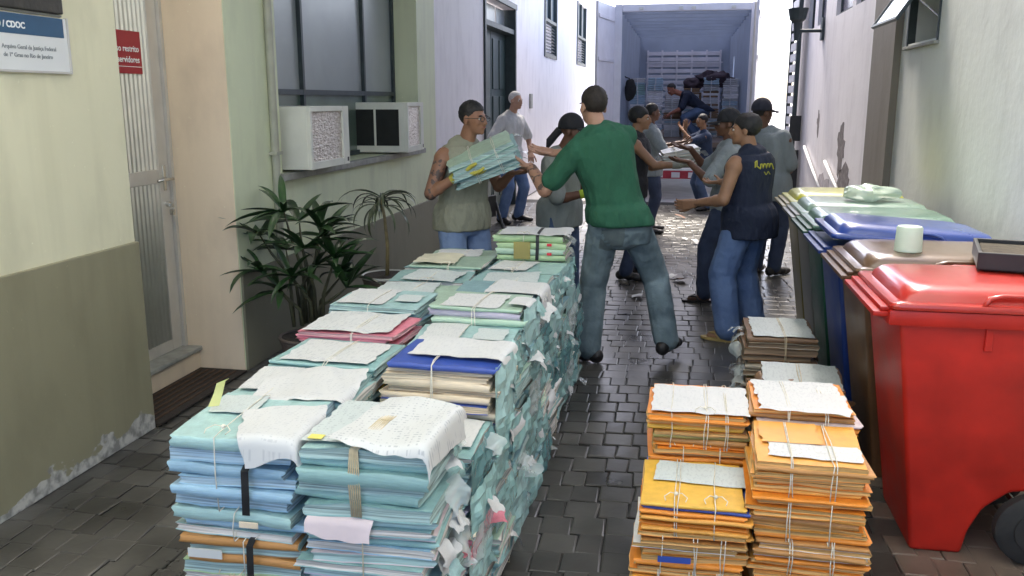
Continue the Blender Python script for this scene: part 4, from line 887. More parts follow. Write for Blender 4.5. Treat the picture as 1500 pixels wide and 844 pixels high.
for txt, z in (('Acesso restrito', 1.908), ('a servidores', 1.850)):
    o = mkobj('lettering', text_mesh(txt, .0475, .0006, 'RIGHT'), M_sw, sg); on_left(o, 4.578, z, -2.9872); o.matrix_parent_inverse = Matrix.Translation(-sg.location)
    o.scale = (o.scale[0], o.scale[1], o.scale[2])
dm = thing('doormat', 'dark brown striped doormat in the recess before the metal door', 'mat', (-2.75, 4.35, 0))
child(MB().bbox((-2.895, 3.86, .003), (-2.58, 4.80, .016), .004), 'mat_body', mat('mat_rubber', (.028, .02, .014), .9, .3, 30, .4, 80), dm)
for i in range(6): child(MB().box((-2.87 + i * .045, 3.90, .0161), (-2.855 + i * .045, 4.76, .021)), 'stripe', mat('mat_pile', (.07, .04, .022), .95, .3, 40, .5, 120), dm)

# ================================================================== PLANTS
M_leaf = mat('palm_leaf', (.012, .038, .012), .38, .4, 9, coat=.3, coat_r=.3, rnd=.35, col2=(.028, .075, .018))
M_leaf2 = mat('dracaena_leaf', (.06, .085, .035), .35, .3, 8, coat=.3, coat_r=.25, rnd=.3, col2=(.13, .15, .09))
M_cane = mat('cane', (.06, .06, .03), .7, .3, 20); M_cane2 = mat('tan_cane', (.24, .19, .09), .7, .3, 20)
M_pot = mat('pot_clay', (.13, .10, .08), .7, .2, 9); M_potrim = mat('pot_rim', (.55, .54, .5), .5, .1, 9)
def blade(seed, droop, width, n=7):
    r_ = random.Random(seed); vs = []; fs = []; a = r_.uniform(-.1, .15); x = z = 0; cs = []
    for i in range(n + 1):
        t = i / n; wd = width * (math.sin(math.pi * min(1, t * .93 + .09)) ** .7) if i < n else .0008
        tw = .25 * noise.noise(Vector((t * 2, seed, 0)))
        vs += [(x, -wd + tw * wd, z + wd * .45), (x, 0, z - wd * .1), (x, wd + tw * wd, z + wd * .45)]
        a -= droop / n * (.4 + 1.2 * t); x += math.cos(a) / n; z += math.sin(a) / n
    for i in range(n):
        k = 3 * i; fs += [(k, k + 1, k + 4, k + 3), (k + 1, k + 2, k + 5, k + 4)]
    me = MB().add(vs, fs).mesh('leaf'); me.shade_smooth(); return me
BL_ = [blade(k, d, .085) for k, d in enumerate((.3, .6, .9, 1.2, .5, .8))]; BD_ = [blade(20 + k, d, .045, 9) for k, d in enumerate((1.6, 2.0, 2.3, 2.6, 1.9))]
def pot(t, r0, r1, h, rimm=None):
    MB().tube([(0, 0, 0), (0, 0, .01), (0, 0, h - .03), (0, 0, h - .029), (0, 0, h)], [r0 * .97, r0, r1 * .97, r1, r1], 30).build('pot', M_pot, t)
    mb = MB(); mb.tube([((r1) * math.cos(2 * math.pi * k / 36), r1 * math.sin(2 * math.pi * k / 36), h) for k in range(37)], .011, 8); mb.build('pot_rim', rimm or M_potrim, t, True)
    MB().tube([(0, 0, h - .03), (0, 0, h + .003)], [r1 * .9, r1 * .95], 24).build('soil', mat('pot_soil', (.03, .022, .015), .95, .4, 30, .5, 60), t)
pr = random.Random(5)
pl = thing('potted_palm', 'dark green lady palm with many fan leaves by the wall window', 'plant', (-2.25, 4.98, 0))
pot(pl, .14, .17, .20, M_pot)
heads = [(-.10, -.05, 1.10, 9), (.12, .02, .98, 9), (-.30, -.02, .92, 8), (.05, -.10, .85, 8), (-.18, .10, .80, 8), (.24, -.05, .78, 8), (.10, .12, .90, 8), (-.05, .06, 1.02, 8), (-.26, -.10, .68, 7), (.22, .10, .62, 8), (-.02, -.14, .66, 8), (.30, .0, .56, 7), (-.14, -.10, .54, 7), (.10, -.02, .72, 7)]
for (hx, hy, hz, nl) in heads:
    hz = .28 + (hz - .28) * .86; hx *= .9
    bx, by = hx * .25 + pr.uniform(-.06, .06), hy * .25 + pr.uniform(-.06, .06)
    MB().tube([(bx, by, .28), (bx * .9 + hx * .1, by, .28 + (hz - .28) * .45), (hx * .7 + bx * .3, hy * .7, .28 + (hz - .28) * .8), (hx, hy, hz)], [.012, .011, .008, .004], 7).build('stem', M_cane, pl, True)
    az0 = math.atan2(hy, hx) + pr.uniform(-.3, .3)
    for k in range(nl):
        az = az0 + (k - (nl - 1) / 2) * (4.2 / nl) + pr.uniform(-.12, .12); L_ = pr.uniform(.24, .38)
        o = bpy.data.objects.new('leaf', BL_[pr.randrange(6)]); COL.objects.link(o); o.parent = pl
        if not o.data.materials: o.data.materials.append(M_leaf)
        o.location = (hx, hy, hz); o.scale = (L_, L_ * pr.uniform(.8, 1.1), L_); o.rotation_euler = (pr.uniform(-.3, .3), -pr.uniform(.1, 1.1) + .15, az)
pl = thing('potted_dracaena', 'small dracaena with drooping narrow leaves on one thin cane', 'plant', (-2.11, 6.12, 0))
pot(pl, .14, .185, .37)
MB().tube([(.0, 0, .34), (.01, .0, .6), (-.01, .01, .80), (-.03, .0, .94)], [.016, .014, .012, .012], 8).build('stem', M_cane2, pl, True)
for k in range(30):
    o = bpy.data.objects.new('leaf', BD_[pr.randrange(5)]); COL.objects.link(o); o.parent = pl
    if not o.data.materials: o.data.materials.append(M_leaf2)
    L_ = pr.uniform(.26, .40); o.location = (-.03, 0, 0.93 + pr.uniform(-.05, .03)); o.scale = (L_, L_ * .8, L_); o.rotation_euler = (0, -pr.uniform(-.15, .75), k * 2.4 + pr.uniform(-.2, .2))

# ================================================================== SMALL THINGS ON THE FLOOR
lr = random.Random(9)
M_litter = mat('litter_brown', (.22, .13, .09), .8, .2, 9)
for i, (x, y, s, m, lab) in enumerate(((.12, 10.6, .12, BLANK, 'flat white paper scrap on the paving far down the aisle'), (.25, 10.3, .12, BLANK, 'white paper scrap lying beside the flat one down the aisle'), (-.07, 8.22, .13, BLANK, 'folded white paper scrap against a brown one on the paving'), (.02, 8.15, .16, M_litter, 'crumpled brown paper scrap on the paving'), (-.36, 7.35, .14, BLANK, 'white paper slip on the paving behind the green shirt\'s legs'), (.1, 12.6, .2, M_litter, 'brown flattened card on the far paving'), (-.75, 7.1, .1, M_blackcloth, 'black rag scrap on the paving near the pile end'), (-.66, 3.6, .07, BLANK, 'torn paper corner dropped beside the long pile'))):
    o = place_mesh('paper_scrap', FLAPS[i % 12], [m], None, (x, y, .012), (s, s * .7, s * .25), (0, R(-25), lr.uniform(0, 6))); tag(o, lab, 'litter')
ch = thing('folding_chair', 'black metal folding chair by the wall behind the grey tank top', 'chair', (-1.47, 7.05, 0), R(70))
for s in (-1, 1):
    MB().tube([(s * .2, -.22, .01), (s * .2, .0, .42), (s * .2, .16, .86)], .013, 8).build('leg', M_black, ch, True)
    MB().tube([(s * .175, .24, .01), (s * .175, .0, .40), (s * .175, -.12, .45)], .013, 8).build('leg', M_black, ch, True)
MB().bbox((-.19, -.2, .44), (.19, .16, .46), .008).build('seat', M_black, ch)
MB().bbox((-.2, .125, .68), (.2, .15, .86), .008).build('backrest', M_black, ch)
# ================================================================== PEOPLE
def remesh(mb, voxel, smooth_it=4, name='body'):
    me = mb.mesh(name); o = bpy.data.objects.new('tmp', me); COL.objects.link(o)
    md = o.modifiers.new('r', 'REMESH'); md.mode = 'VOXEL'; md.voxel_size = voxel
    if smooth_it: ms = o.modifiers.new('s', 'SMOOTH'); ms.factor = .5; ms.iterations = smooth_it
    bpy.context.view_layer.update()
    out = bpy.data.meshes.new_from_object(o.evaluated_get(bpy.context.evaluated_depsgraph_get()))
    bpy.data.objects.remove(o); out.name = name; return out
def frame(fwd, up):
    u = Vector(up).normalized(); f = Vector(fwd); f = (f - u * f.dot(u)).normalized(); r = f.cross(u)
    return Matrix(((r.x, f.x, u.x), (r.y, f.y, u.y), (r.z, f.z, u.z)))
def ik(a, t, l1, l2, pole):
    d = t - a; L_ = min(d.length, (l1 + l2) * .999); d = d.normalized(); x = (l1 * l1 - l2 * l2 + L_ * L_) / (2 * L_); hgt = math.sqrt(max(0, l1 * l1 - x * x))
    p = Vector(pole); p = (p - d * p.dot(d)).normalized()
    return a + d * x + p * hgt, a + d * L_
def folds(me, amp, f=(7, 7, 16), seed=0, fine=.4):
    s0 = Vector((seed * 3.3, seed, 0)); ns = [v.normal.copy() for v in me.vertices]
    for v, n in zip(me.vertices, ns):
        p = Vector((v.co.x * f[0], v.co.y * f[1], v.co.z * f[2])) + s0
        w_ = noise.noise(p); w2 = noise.noise(p * 2.7)
        v.co += n * (amp * (1 - 2 * abs(w_)) * .6 + amp * fine * w2)
def make_hand(wrist, dirv, palm_n, thumb_side, curl, s=1.0, spread=.06):
    """dirv: finger direction, palm_n: direction the palm faces, thumb_side: +1/-1 along cross(dirv,palm_n)"""
    d = Vector(dirv).normalized(); n = Vector(palm_n); n = (n - d * n.dot(d)).normalized(); sd = d.cross(n) * thumb_side
    mb = MB(); W = Vector(wrist)
    P = lambda a, b, c: W + (d * a + sd * b + n * c) * s
    for b0, b1 in ((.020, .028), (.006, .010), (-.008, -.010), (-.018, -.028)): mb.caps(P(.0, b0, 0), P(.082, b1, 0), .016 * s, .013 * s, 8)
    for i, (b, L_) in enumerate(((.030, .070), (.010, .080), (-.011, .074), (-.030, .058))):
        a0 = .084; p = P(a0, b, 0); ang = 0; cur = Vector((a0, b, 0)); sp = (b / .03) * spread
        for k, fr in enumerate((.42, .33, .25)):
            ang += curl * (.6 + .25 * k); q = cur + Vector((math.cos(ang) * L_ * fr, sp * L_ * fr, math.sin(ang) * L_ * fr))
            mb.caps(P(*cur), P(*q), (.0095 - .0008 * k) * s, (.0088 - .0010 * k) * s, 8); cur = q
    cur = Vector((.022, .026, .004)); ang = .75
    for k, L_ in enumerate((.040, .034, .026)):
        q = cur + Vector((math.cos(ang) * L_, math.sin(ang) * L_, L_ * .35 * (1 + curl))); mb.caps(P(*cur), P(*q), (.0135 - .002 * k) * s, (.012 - .002 * k) * s, 8); cur = q; ang -= .28
    return mb
SK = {}
def skin(name, c): return mat('skin_' + name, c, .5, .12, 14, .15, 160, spec=.4, bdist=.002)
def tattoo_skin(name, c):
    m = mat('skin_' + name, c, .5, .12, 14, spec=.4)
    N, L = m.node_tree.nodes, m.node_tree.links; b = N['Principled BSDF']; src = b.inputs['Base Color'].links[0].from_socket
    tc = N['Texture Coordinate']; nz = N.new('ShaderNodeTexNoise'); nz.inputs['Scale'].default_value = 24; nz.inputs['Detail'].default_value = 2; L.new(tc.outputs['Object'], nz.inputs['Vector'])
    r = N.new('ShaderNodeMapRange'); r.inputs[1].default_value = .5; r.inputs[2].default_value = .56; r.inputs[4].default_value = .75; L.new(nz.outputs['Fac'], r.inputs[0])
    x = N.new('ShaderNodeMix'); x.data_type = 'RGBA'; L.new(r.outputs[0], x.inputs[0]); L.new(src, x.inputs[6]); x.inputs[7].default_value = (.03, .035, .04, 1); L.new(x.outputs[2], b.inputs['Base Color']); return m
M_eye = mat('eye_white', (.7, .68, .64), .3, .03, 9); M_iris = mat('eye_iris', (.03, .018, .01), .25, .1, 9); M_hair = mat('black_hair', (.012, .011, .011), .6, .4, 60, .4, 150); M_hairg = mat('grey_hair', (.55, .54, .53), .7, .2, 60, .4, 150); M_hairb = mat('dark_brown_hair', (.022, .016, .012), .65, .4, 60, .4, 150)
M_lip = mat('lip', (.28, .11, .09), .5, .1, 20)
def jean_mat(name, c, fade=(.20, .26, .30)):
    return mat('denim_' + name, c, .85, .2, 5, .5, 17, col2=fade, bdist=.025)
def person(label, loc, pel, pel_f, chest, chest_f, headp, head_f, hands, feet, H=1.72, skinm=None, hair=None, top=None, topm=None, trousers=None, shoes=None, shoe_style='shoe', cap=None, capm=None, glasses=False, hair_style='short',
           elbow_pole=None, knee_pole=None, hand_cfg=None, voxel=.010, bulk=1.0, sleeves='short', gloves=None, foot_dir=None, hem=.11, seed=0, tattoo=None, head_up=(0, 0, 1), belt=None, trouser_w=1.0, group='men passing bundles', sleeve_len=.55):
    s = H / 1.75; loc = Vector(loc); t = thing('person', label, 'person', loc, 0, group); V = lambda p: Vector(p)
    pel, chest, headp = V(pel), V(chest), V(headp)
    Fp = frame((*pel_f, 0), (0, 0, 1)); spine = (chest - pel).normalized(); Fc = frame((*chest_f, 0), spine); Fh = frame(head_f, head_up)
    shoulder = {sd: chest + Fc @ Vector((sd * .178 * s * bulk ** .5, -.005, .012 * s)) for sd in (-1, 1)}
    hip = {sd: pel + Fp @ Vector((sd * .092 * s, 0, -.03 * s)) for sd in (-1, 1)}
    neck = chest + Fc @ Vector((0, -.01, .09 * s))
    body = MB(); arms = {}; legs = {}
    # torso cross-sections pelvis -> chest
    L_ = (chest - pel).length
    def tor(inflate, lo, tab, mbx):
        rings = []
        for (u, a, b_, yo) in tab:
            if u < lo: continue
            k = min(1, max(0, u)); c = pel + (chest - pel) * u; F = Fp.lerp(Fc, k) if 0 <= u <= 1 else (Fp if u < 0 else Fc)
            F = Matrix([r for r in F]); c = c + F @ Vector((0, yo * s, 0)); n = 20
            rings.append([c + F @ Vector(((a * bulk + inflate) * s * math.copysign(abs(math.cos(2 * math.pi * j / n)) ** .8, math.cos(2 * math.pi * j / n)), (b_ * bulk + inflate) * s * math.copysign(abs(math.sin(2 * math.pi * j / n)) ** .8, math.sin(2 * math.pi * j / n)), 0)) for j in range(n)])
        mbx.loft(rings)
    TAB = [(-.30, .135, .100, 0), (-.16, .160, .115, -.01), (0, .165, .120, -.012), (.22, .150, .108, .0), (.45, .148, .105, .005), (.70, .160, .112, .005), (.92, .168, .112, 0), (1.06, .160, .098, -.008), (1.16, .120, .078, -.012), (1.25, .070, .060, -.012)]
    tor(-.004, -9, TAB, body)
    body.caps(neck + Fc @ Vector((0, 0, -.06 * s)), headp + Fh @ Vector((0, -.022, -.06)) * s, .062 * s, .055 * s)
    # head
    def E(c, r, mbx=body, tilt=None): mbx.ell(headp + Fh @ (Vector(c) * s), [q * s for q in r], Fh if tilt is None else Fh @ tilt, 16, 11)
    E((0, -.012, .040), (.073, .092, .086)); E((0, .030, -.015), (.060, .060, .088)); E((0, .042, -.062), (.046, .046, .042)); E((0, .075, -.088), (.02, .016, .017)); E((0, .075, .024), (.052, .018, .012))
    for sd in (-1, 1): E((sd * .034, .062, -.018), (.024, .024, .026)); E((sd * .077, -.006, -.008), (.010, .021, .033)); E((sd * .014, .092, -.026), (.010, .012, .010))
    E((0, .097, -.010), (.012, .014, .030), tilt=Matrix.Rotation(-.35, 3, 'X')); E((0, .108, -.026), (.014, .013, .012)); E((0, .087, -.052), (.026, .012, .013))
    ua, fa, th, sn = .295 * s, .255 * s, .435 * s, .42 * s
    handmb = []
    for sd in (-1, 1):
        tgt = V(hands[sd]); pole = (elbow_pole or {}).get(sd, (sd * .6 * Fc[0][0], sd * .6 * Fc[1][0], -1)); el, wr = ik(shoulder[sd], tgt, ua, fa, pole); arms[sd] = (shoulder[sd], el, wr)
        body.caps(shoulder[sd], el, .050 * s * bulk, .040 * s * bulk); body.caps(el, wr, .041 * s * bulk, .028 * s); m_ = el.lerp(wr, .25); body.ell(m_, (.042 * s * bulk,) * 3, None, 12, 8); body.ell(shoulder[sd].lerp(el, .12), (.060 * s * bulk, .060 * s * bulk, .062 * s * bulk), None, 12, 8)
        cfg = (hand_cfg or {}).get(sd, {}); dv = V(cfg.get('dir', wr - el)); pn = V(cfg.get('palm', (0, 0, -1)))
        handmb.append((sd, make_hand(wr + dv.normalized() * .01, dv, pn, cfg.get('thumb', 1), cfg.get('curl', .35), s * cfg.get('size', 1.06))))
    for sd in (-1, 1):
        f0 = V(feet[sd]); ank = f0 + Vector((0, 0, .085 * s)); pole = (knee_pole or {}).get(sd, tuple(Fp @ Vector((sd * .15, 1, 0)))); kn, an = ik(hip[sd], ank, th, sn, pole); legs[sd] = (hip[sd], kn, an)
        body.caps(hip[sd], kn, .082 * s * bulk, .052 * s); body.caps(kn, an, .050 * s, .036 * s); body.ell(kn.lerp(an, .28) - (Fp @ Vector((0, .012, 0))), (.05 * s, .05 * s, .09 * s), None, 12, 8)
        fd = V((foot_dir or {}).get(sd, tuple(Fp @ Vector((sd * .25, 1, 0))))).normalized(); Ff = frame(fd, (0, 0, 1))
        body.caps(f0 + Ff @ Vector((0, -.02, .045)) * s, f0 + Ff @ Vector((0, .13, .030)) * s, .036 * s, .026 * s); body.caps(an, f0 + Ff @ Vector((0, -.01, .05)) * s, .037 * s, .036 * s)
        # shoe
        sh_ = MB()
        if shoe_style == 'shoe':
            for (yy, zz, a, b_, c_) in ((-.055, .050, .046, .052, .050), (.03, .048, .048, .07, .048), (.11, .040, .052, .068, .040), (.175, .034, .046, .056, .034)): sh_.ell(f0 + Ff @ Vector((0, yy, zz)) * s, [a * s, b_ * s, c_ * s], Ff, 14, 9)
            sh_.caps(an + Vector((0, 0, .0)), f0 + Ff @ Vector((0, -.02, .06)) * s, .045 * s, .045 * s)
            me = remesh(sh_, .008, 3, 'shoe'); me.transform(Matrix.Translation(-loc)); so = mkobj('shoe', me, shoes, t, True)
        else:
            n = 20; outl = [(.052 * math.cos(2 * math.pi * k / n) * (1 - .12 * math.sin(2 * math.pi * k / n + .5)), .055 + .145 * math.sin(2 * math.pi * k / n)) for k in range(n)]
            sh_.loft([[f0 + Ff @ Vector((a * s, b_ * s, .002)) for a, b_ in outl], [f0 + Ff @ Vector((a * s * 1.03, b_ * s * 1.01, .022 * s)) for a, b_ in outl]])
            for q in (-1, 1): sh_.tube([f0 + Ff @ Vector(p) * s for p in ((q * .05, .05, .022), (q * .035, .085, .062), (0, .135, .050), (0, .15, .022))], .007 * s, 6)
            me = sh_.mesh('sandal'); me.transform(Matrix.Translation(-loc)); so = mkobj('sandal', me, shoes, t, False, True)
    me = remesh(body, voxel, 3); bmx = bmesh.new(); bmx.from_mesh(me)
    gl = {}
    for sd, hm in handmb:
        hme = remesh(hm, .0045, 2, 'hand')
        if gloves and sd in gloves: gl[sd] = hme
        bmx.from_mesh(hme)
    bmx.to_mesh(me); bmx.free(); me.transform(Matrix.Translation(-loc)); bo = mkobj('body', me, skinm, t, True)
    # eyes, brows, mouth
    T0 = Matrix.Translation(-loc)
    def small(mbx, name, m, smooth=True):
        me = mbx.mesh(name); me.transform(T0); return mkobj(name, me, m, t, smooth)
    for sd in (-1, 1):
        e = MB(); E((sd * .031, .079, .004), (.014, .010, .008), e); eo = small(e, 'eye', M_eye); e = MB(); E((sd * .031, .0865, .004), (.006, .004, .006), e); me_ = e.mesh('iris'); me_.transform(T0); mkobj('iris', me_, M_iris, eo, True)
        e = MB(); E((sd * .032, .086, .024), (.020, .008, .0045), e, Matrix.Rotation(sd * .12, 3, 'Y')); small(e, 'eyebrow', hair if hair else M_hair)
    e = MB(); E((0, .092, -.054), (.021, .009, .0055), e); small(e, 'mouth', M_lip)
    if glasses:
        e = MB()
        for sd in (-1, 1):
            e.tube([headp + Fh @ (Vector((sd * (.034 + .024 * math.cos(a)), .103, .002 + .017 * math.sin(a))) * s) for a in [2 * math.pi * k / 16 for k in range(17)]], .0022, 6)
            e.tube([headp + Fh @ (Vector(p) * s) for p in ((sd * .058, .10, .006), (sd * .078, .05, .008), (sd * .084, -.01, .006))], .0022, 6)
        e.tube([headp + Fh @ (Vector((q, .106, .004)) * s) for q in (-.01, 0, .01)], .002, 6); small(e, 'glasses', M_black)
    # hair
    if hair is not None and not (cap == 'full'):
        e = MB(); nu, nv = 40, 28; e.ell((0, 0, 0), (1, 1, 1), None, nu, nv); vs = []
        for i, p in enumerate(e.v):
            p = Vector(p); q = Vector((p.x * .0775, p.y * .0955 - .014, p.z * .0895 + .041))
            front = {'short': .062, 'long': .05, 'bald': .105, 'receding': .085}.get(hair_style, .062); back = {'short': -.055, 'long': -.10, 'bald': -.05}.get(hair_style, -.055)
            tt = max(0, min(1, (q.y + .05) / .11)); lim = back + (front - back) * tt ** .8
            if hair_style == 'long' and q.y < .02: q.x *= 1.12; q.y -= .012
            k = 1.0 + .05 * noise.noise(p * 9 + Vector((seed, 0, 0))) + .03 * noise.noise(p * 25)
            if q.z < lim: k *= max(.78, 1 - (lim - q.z) * 9)
            c0 = Vector((0, -.016, .03)); q = c0 + (q - c0) * k
            vs.append(tuple(headp + Fh @ (q * s)))
        e.v = vs; small(e, 'hair', hair)
    if cap:
        e = MB(); nu, nv = 32, 10; rings = []
        for i in range(nv + 1):
            th_ = math.pi * .56 * (1 - i / nv); rr = math.sin(th_)
            rings.append([headp + Fh @ (Vector((.090 * max(rr, .01) * math.cos(2 * math.pi * j / nu), -.012 + .108 * max(rr, .01) * math.sin(2 * math.pi * j / nu), .040 + .108 * math.cos(th_))) * s) for j in range(nu)])
        e.loft(rings); co = small(e, 'cap', capm)
        e = MB(); bn = 12; up_ = []; dn = []
        for j in range(bn + 1):
            a = math.pi * (.13 + .74 * j / bn); c, sn_ = math.cos(a), math.sin(a)
            up_.append((Vector((.088 * c, .045 + .05 * sn_, .030)), Vector((.082 * c, .055 + .125 * sn_, .018 - .018 * abs(c)))))
        pts = [p for a, b_ in up_ for p in (a, b_)]; pts2 = [p - Vector((0, 0, .006)) for p in pts]
        allp = [headp + Fh @ (p * s) for p in pts + pts2]; nn = len(pts); fs = []
        for j in range(bn): fs += [(2 * j, 2 * j + 1, 2 * j + 3, 2 * j + 2), (nn + 2 * j, nn + 2 * j + 2, nn + 2 * j + 3, nn + 2 * j + 1), (2 * j + 1, nn + 2 * j + 1, nn + 2 * j + 3, 2 * j + 3)]
        e.add(allp, fs); me_ = e.mesh('brim'); me_.transform(T0); mkobj('brim', me_, capm, co, True)
        if cap == 'tail':
            e = MB(); e.tube([headp + Fh @ (Vector(p) * s) for p in ((0, -.11, .01), (.0, -.15, -.03), (.01, -.19, -.08), (.01, -.21, -.13))], [.03, .028, .03, .012], 10); me_ = e.mesh('scarf_tail'); me_.transform(T0); mkobj('scarf_tail', me_, capm, co, True)
    # shirt
    e = MB(); lo = -.32; TS = [(-hem / L_ * 2.0 if False else -hem / max(.3, L_), .182, .142, -.012), (0, .182, .142, -.012), (.14, .170, .130, -.008)] + [r for r in TAB if r[0] > .15 and r[0] < 1.2]
    tor(.021, -9, TS, e); e.ell(chest + Fc @ Vector((0, -.014, .080)) * s, [.125 * s, .088 * s, .052 * s], Fc, 16, 10)
    for sd in (-1, 1): e.caps(chest + Fc @ Vector((sd * .05, -.012, .095)) * s, (arms[sd][0] if sleeves == 'short' else arms[sd][0].lerp(chest, .38)) + Fc @ Vector((0, 0, .012)) * s, .048 * s, .05 * s)
    if sleeves == 'short':
        for sd in (-1, 1):
            a, b_, c = arms[sd]; en = a.lerp(b_, sleeve_len / .6 if sleeve_len < .6 else 1); e.caps(a + (chest - a) * .10, en, .074 * s * bulk, .066 * s * bulk)
    else:
        for sd in (-1, 1): a = arms[sd][0]; e.ell(a.lerp(chest, .42) + Vector((0, 0, .01)), (.05 * s, .05 * s, .055 * s), None, 12, 8)
    me = remesh(e, voxel * .9, 3, 'shirt'); folds(me, .009 * s, (10, 10, 5), seed, .35); me.transform(T0); shirt = mkobj(top, me, topm, t, True)
    # trousers
    e = MB(); TP = [(-.34, .140, .108, 0), (-.16, .166, .122, -.012), (0, .162, .116, -.012), (.10, .150, .106, -.004)]
    tor(.008, -9, TP, e); tw = trouser_w
    for sd in (-1, 1):
        a, k, b_ = legs[sd]; e.caps(a, k, .104 * s * bulk, .078 * s * tw); e.caps(k, b_ + Vector((0, 0, .01)), .077 * s * tw, .070 * s * tw)
    e.ell(pel + Fp @ Vector((0, -.062, -.09)) * s, [.15 * s * bulk, .08 * s * bulk, .10 * s], Fp, 16, 10)
    me = remesh(e, voxel * .9, 4, 'trousers'); folds(me, .0075 * s, (9, 9, 8), seed + 5, .45); me.transform(T0); trs = mkobj('trousers', me, trousers, t, True)
    if gloves:
        for sd, m in gloves.items():
            g_ = gl[sd]; 
            for v, n in zip(g_.vertices, [v.normal.copy() for v in g_.vertices]): v.co += n * .003
            g_.transform(T0); g_.materials.clear(); go = mkobj('glove', g_, m, t, True)
            a, k, b_ = arms[sd]; e = MB(); e.caps(b_ + (k - b_).normalized() * .06, b_, .036 * s, .034 * s); me_ = e.mesh('glove_cuff'); me_.transform(T0); mkobj('glove_cuff', me_, m, go, True)
    if tattoo:
        for sd, part in tattoo:
            a, k, b_ = arms[sd]; p0, p1, r0, r1 = (a.lerp(k, .2), k, .0515, .0415) if part == 'upper' else (k, k.lerp(b_, .9), .0425, .031)
            e = MB(); e.caps(p0, p1, r0 * s * bulk + .002, r1 * s * bulk + .002, 20); me_ = e.mesh('tattooed_skin'); me_.transform(T0); mkobj('tattooed_skin', me_, M_tat[skinm.name], t, True)
    return t, dict(arms=arms, legs=legs, shirt=shirt, trousers=trs, pel=pel, Fp=Fp, Fc=Fc, chest=chest, s=s)
SK1 = skin('tan', (.27, .135, .08)); SK2 = skin('dark', (.13, .062, .038)); SK3 = skin('light', (.44, .25, .17)); SK4 = skin('olive', (.30, .16, .09))
M_tat = {SK1.name: tattoo_skin('tan_tattoo', (.24, .12, .075)), SK3.name: tattoo_skin('light_tattoo', (.38, .21, .14)), SK2.name: tattoo_skin('dark_tattoo', (.13, .062, .038))}
J_grey = jean_mat('greygreen', (.05, .08, .10), (.22, .29, .32)); J_blue = jean_mat('blue', (.045, .075, .15), (.10, .15, .26)); J_dark = jean_mat('dark', (.02, .03, .065), (.05, .07, .13)); J_light = jean_mat('light', (.13, .19, .34), (.22, .31, .48)); J_cobalt = jean_mat('cobalt', (.07, .12, .25), (.13, .20, .36))
def cloth(name, c, var=.12): return mat('cloth_' + name, c, .88, var, 7, .55, 15, bdist=.03, stretch=(1.5, 1.5, .8))
C_green = cloth('green', (.022, .11, .06)); C_khaki = cloth('khaki_grey', (.27, .27, .20)); C_grey = cloth('grey', (.26, .28, .26)); C_black = cloth('black', (.02, .02, .024)); C_white = cloth('white', (.55, .55, .55)); C_navy = cloth('navy', (.012, .018, .04)); C_navy2 = cloth('navy_blue', (.02, .035, .075)); C_greyb = cloth('grey_blue', (.24, .27, .28))
S_black = mat('shoe_black', (.02, .018, .018), .5, .3, 12); S_brown = mat('shoe_brown', (.11, .07, .04), .6, .3, 18); S_white = mat('shoe_white', (.4, .38, .36), .6, .2, 12); S_thong = mat('sandal_yellow', (.38, .28, .10), .6, .2, 12)
Z = lambda *a: a
# 1 green T-shirt, seen from behind, reaching left
g_, v1 = person('man in green T-shirt and faded jeans reaching for a bundle, back turned', (-.30, 5.5, 0), (-.36, 5.44, .93), (-.45, .89), (-.48, 5.42, 1.375), (-.45, .89), (-.535, 5.47, 1.605), (-.55, .82, -.12),
       {-1: (-.93, 5.52, 1.235), 1: (-.80, 5.70, 1.31)}, {-1: (-.53, 5.42, .0), 1: (-.045, 5.52, .055)}, 1.74, SK3, M_hairb, 'tshirt', C_green, J_grey, S_black, hair_style='short', voxel=.0085, bulk=1.03,
       elbow_pole={-1: (.0, -.6, -1), 1: (.5, .4, -1)}, foot_dir={-1: (-.75, .35, 0), 1: (.35, .9, 0)}, knee_pole={-1: (-.3, 1, 0), 1: (.25, 1, 0)},
       hand_cfg={-1: dict(dir=(-1, .05, .08), palm=(.05, .3, 1), thumb=-1, curl=.25), 1: dict(dir=(-.9, -.1, .15), palm=(.1, -.5, .9), thumb=-1, curl=.2)}, hem=.035, seed=1, tattoo=[(-1, 'fore')], trouser_w=1.12, sleeve_len=.44)
# 2 tank top, holding the big teal bundle
person('man with glasses in khaki sleeveless shirt holding a teal bundle', (-1.42, 5.68, 0), (-1.42, 5.70, .90), (.75, -.66), (-1.40, 5.69, 1.29), (.80, -.60), (-1.335, 5.66, 1.525), (.92, -.38, -.18),
       {-1: (-1.10, 5.78, 1.17), 1: (-1.36, 5.42, 1.19)}, {-1: (-1.36, 5.85, 0), 1: (-1.52, 5.60, 0)}, 1.66, SK1, M_hair, 'sleeveless_shirt', C_khaki, J_light, S_black, hair_style='short', glasses=True, voxel=.0085, sleeves='none', bulk=1.03,
       elbow_pole={1: (-.5, -.4, -1), -1: (.2, .6, -1)}, hand_cfg={1: dict(dir=(1, -.05, .05), palm=(0, .2, 1), thumb=1, curl=.3), -1: dict(dir=(.8, -.4, .1), palm=(0, 0, 1), thumb=-1, curl=.3)}, hem=.10, seed=2, tattoo=[(1, 'upper')], gloves={1: mat('glove_yellow', (.50, .46, .08), .8, .15, 20)})
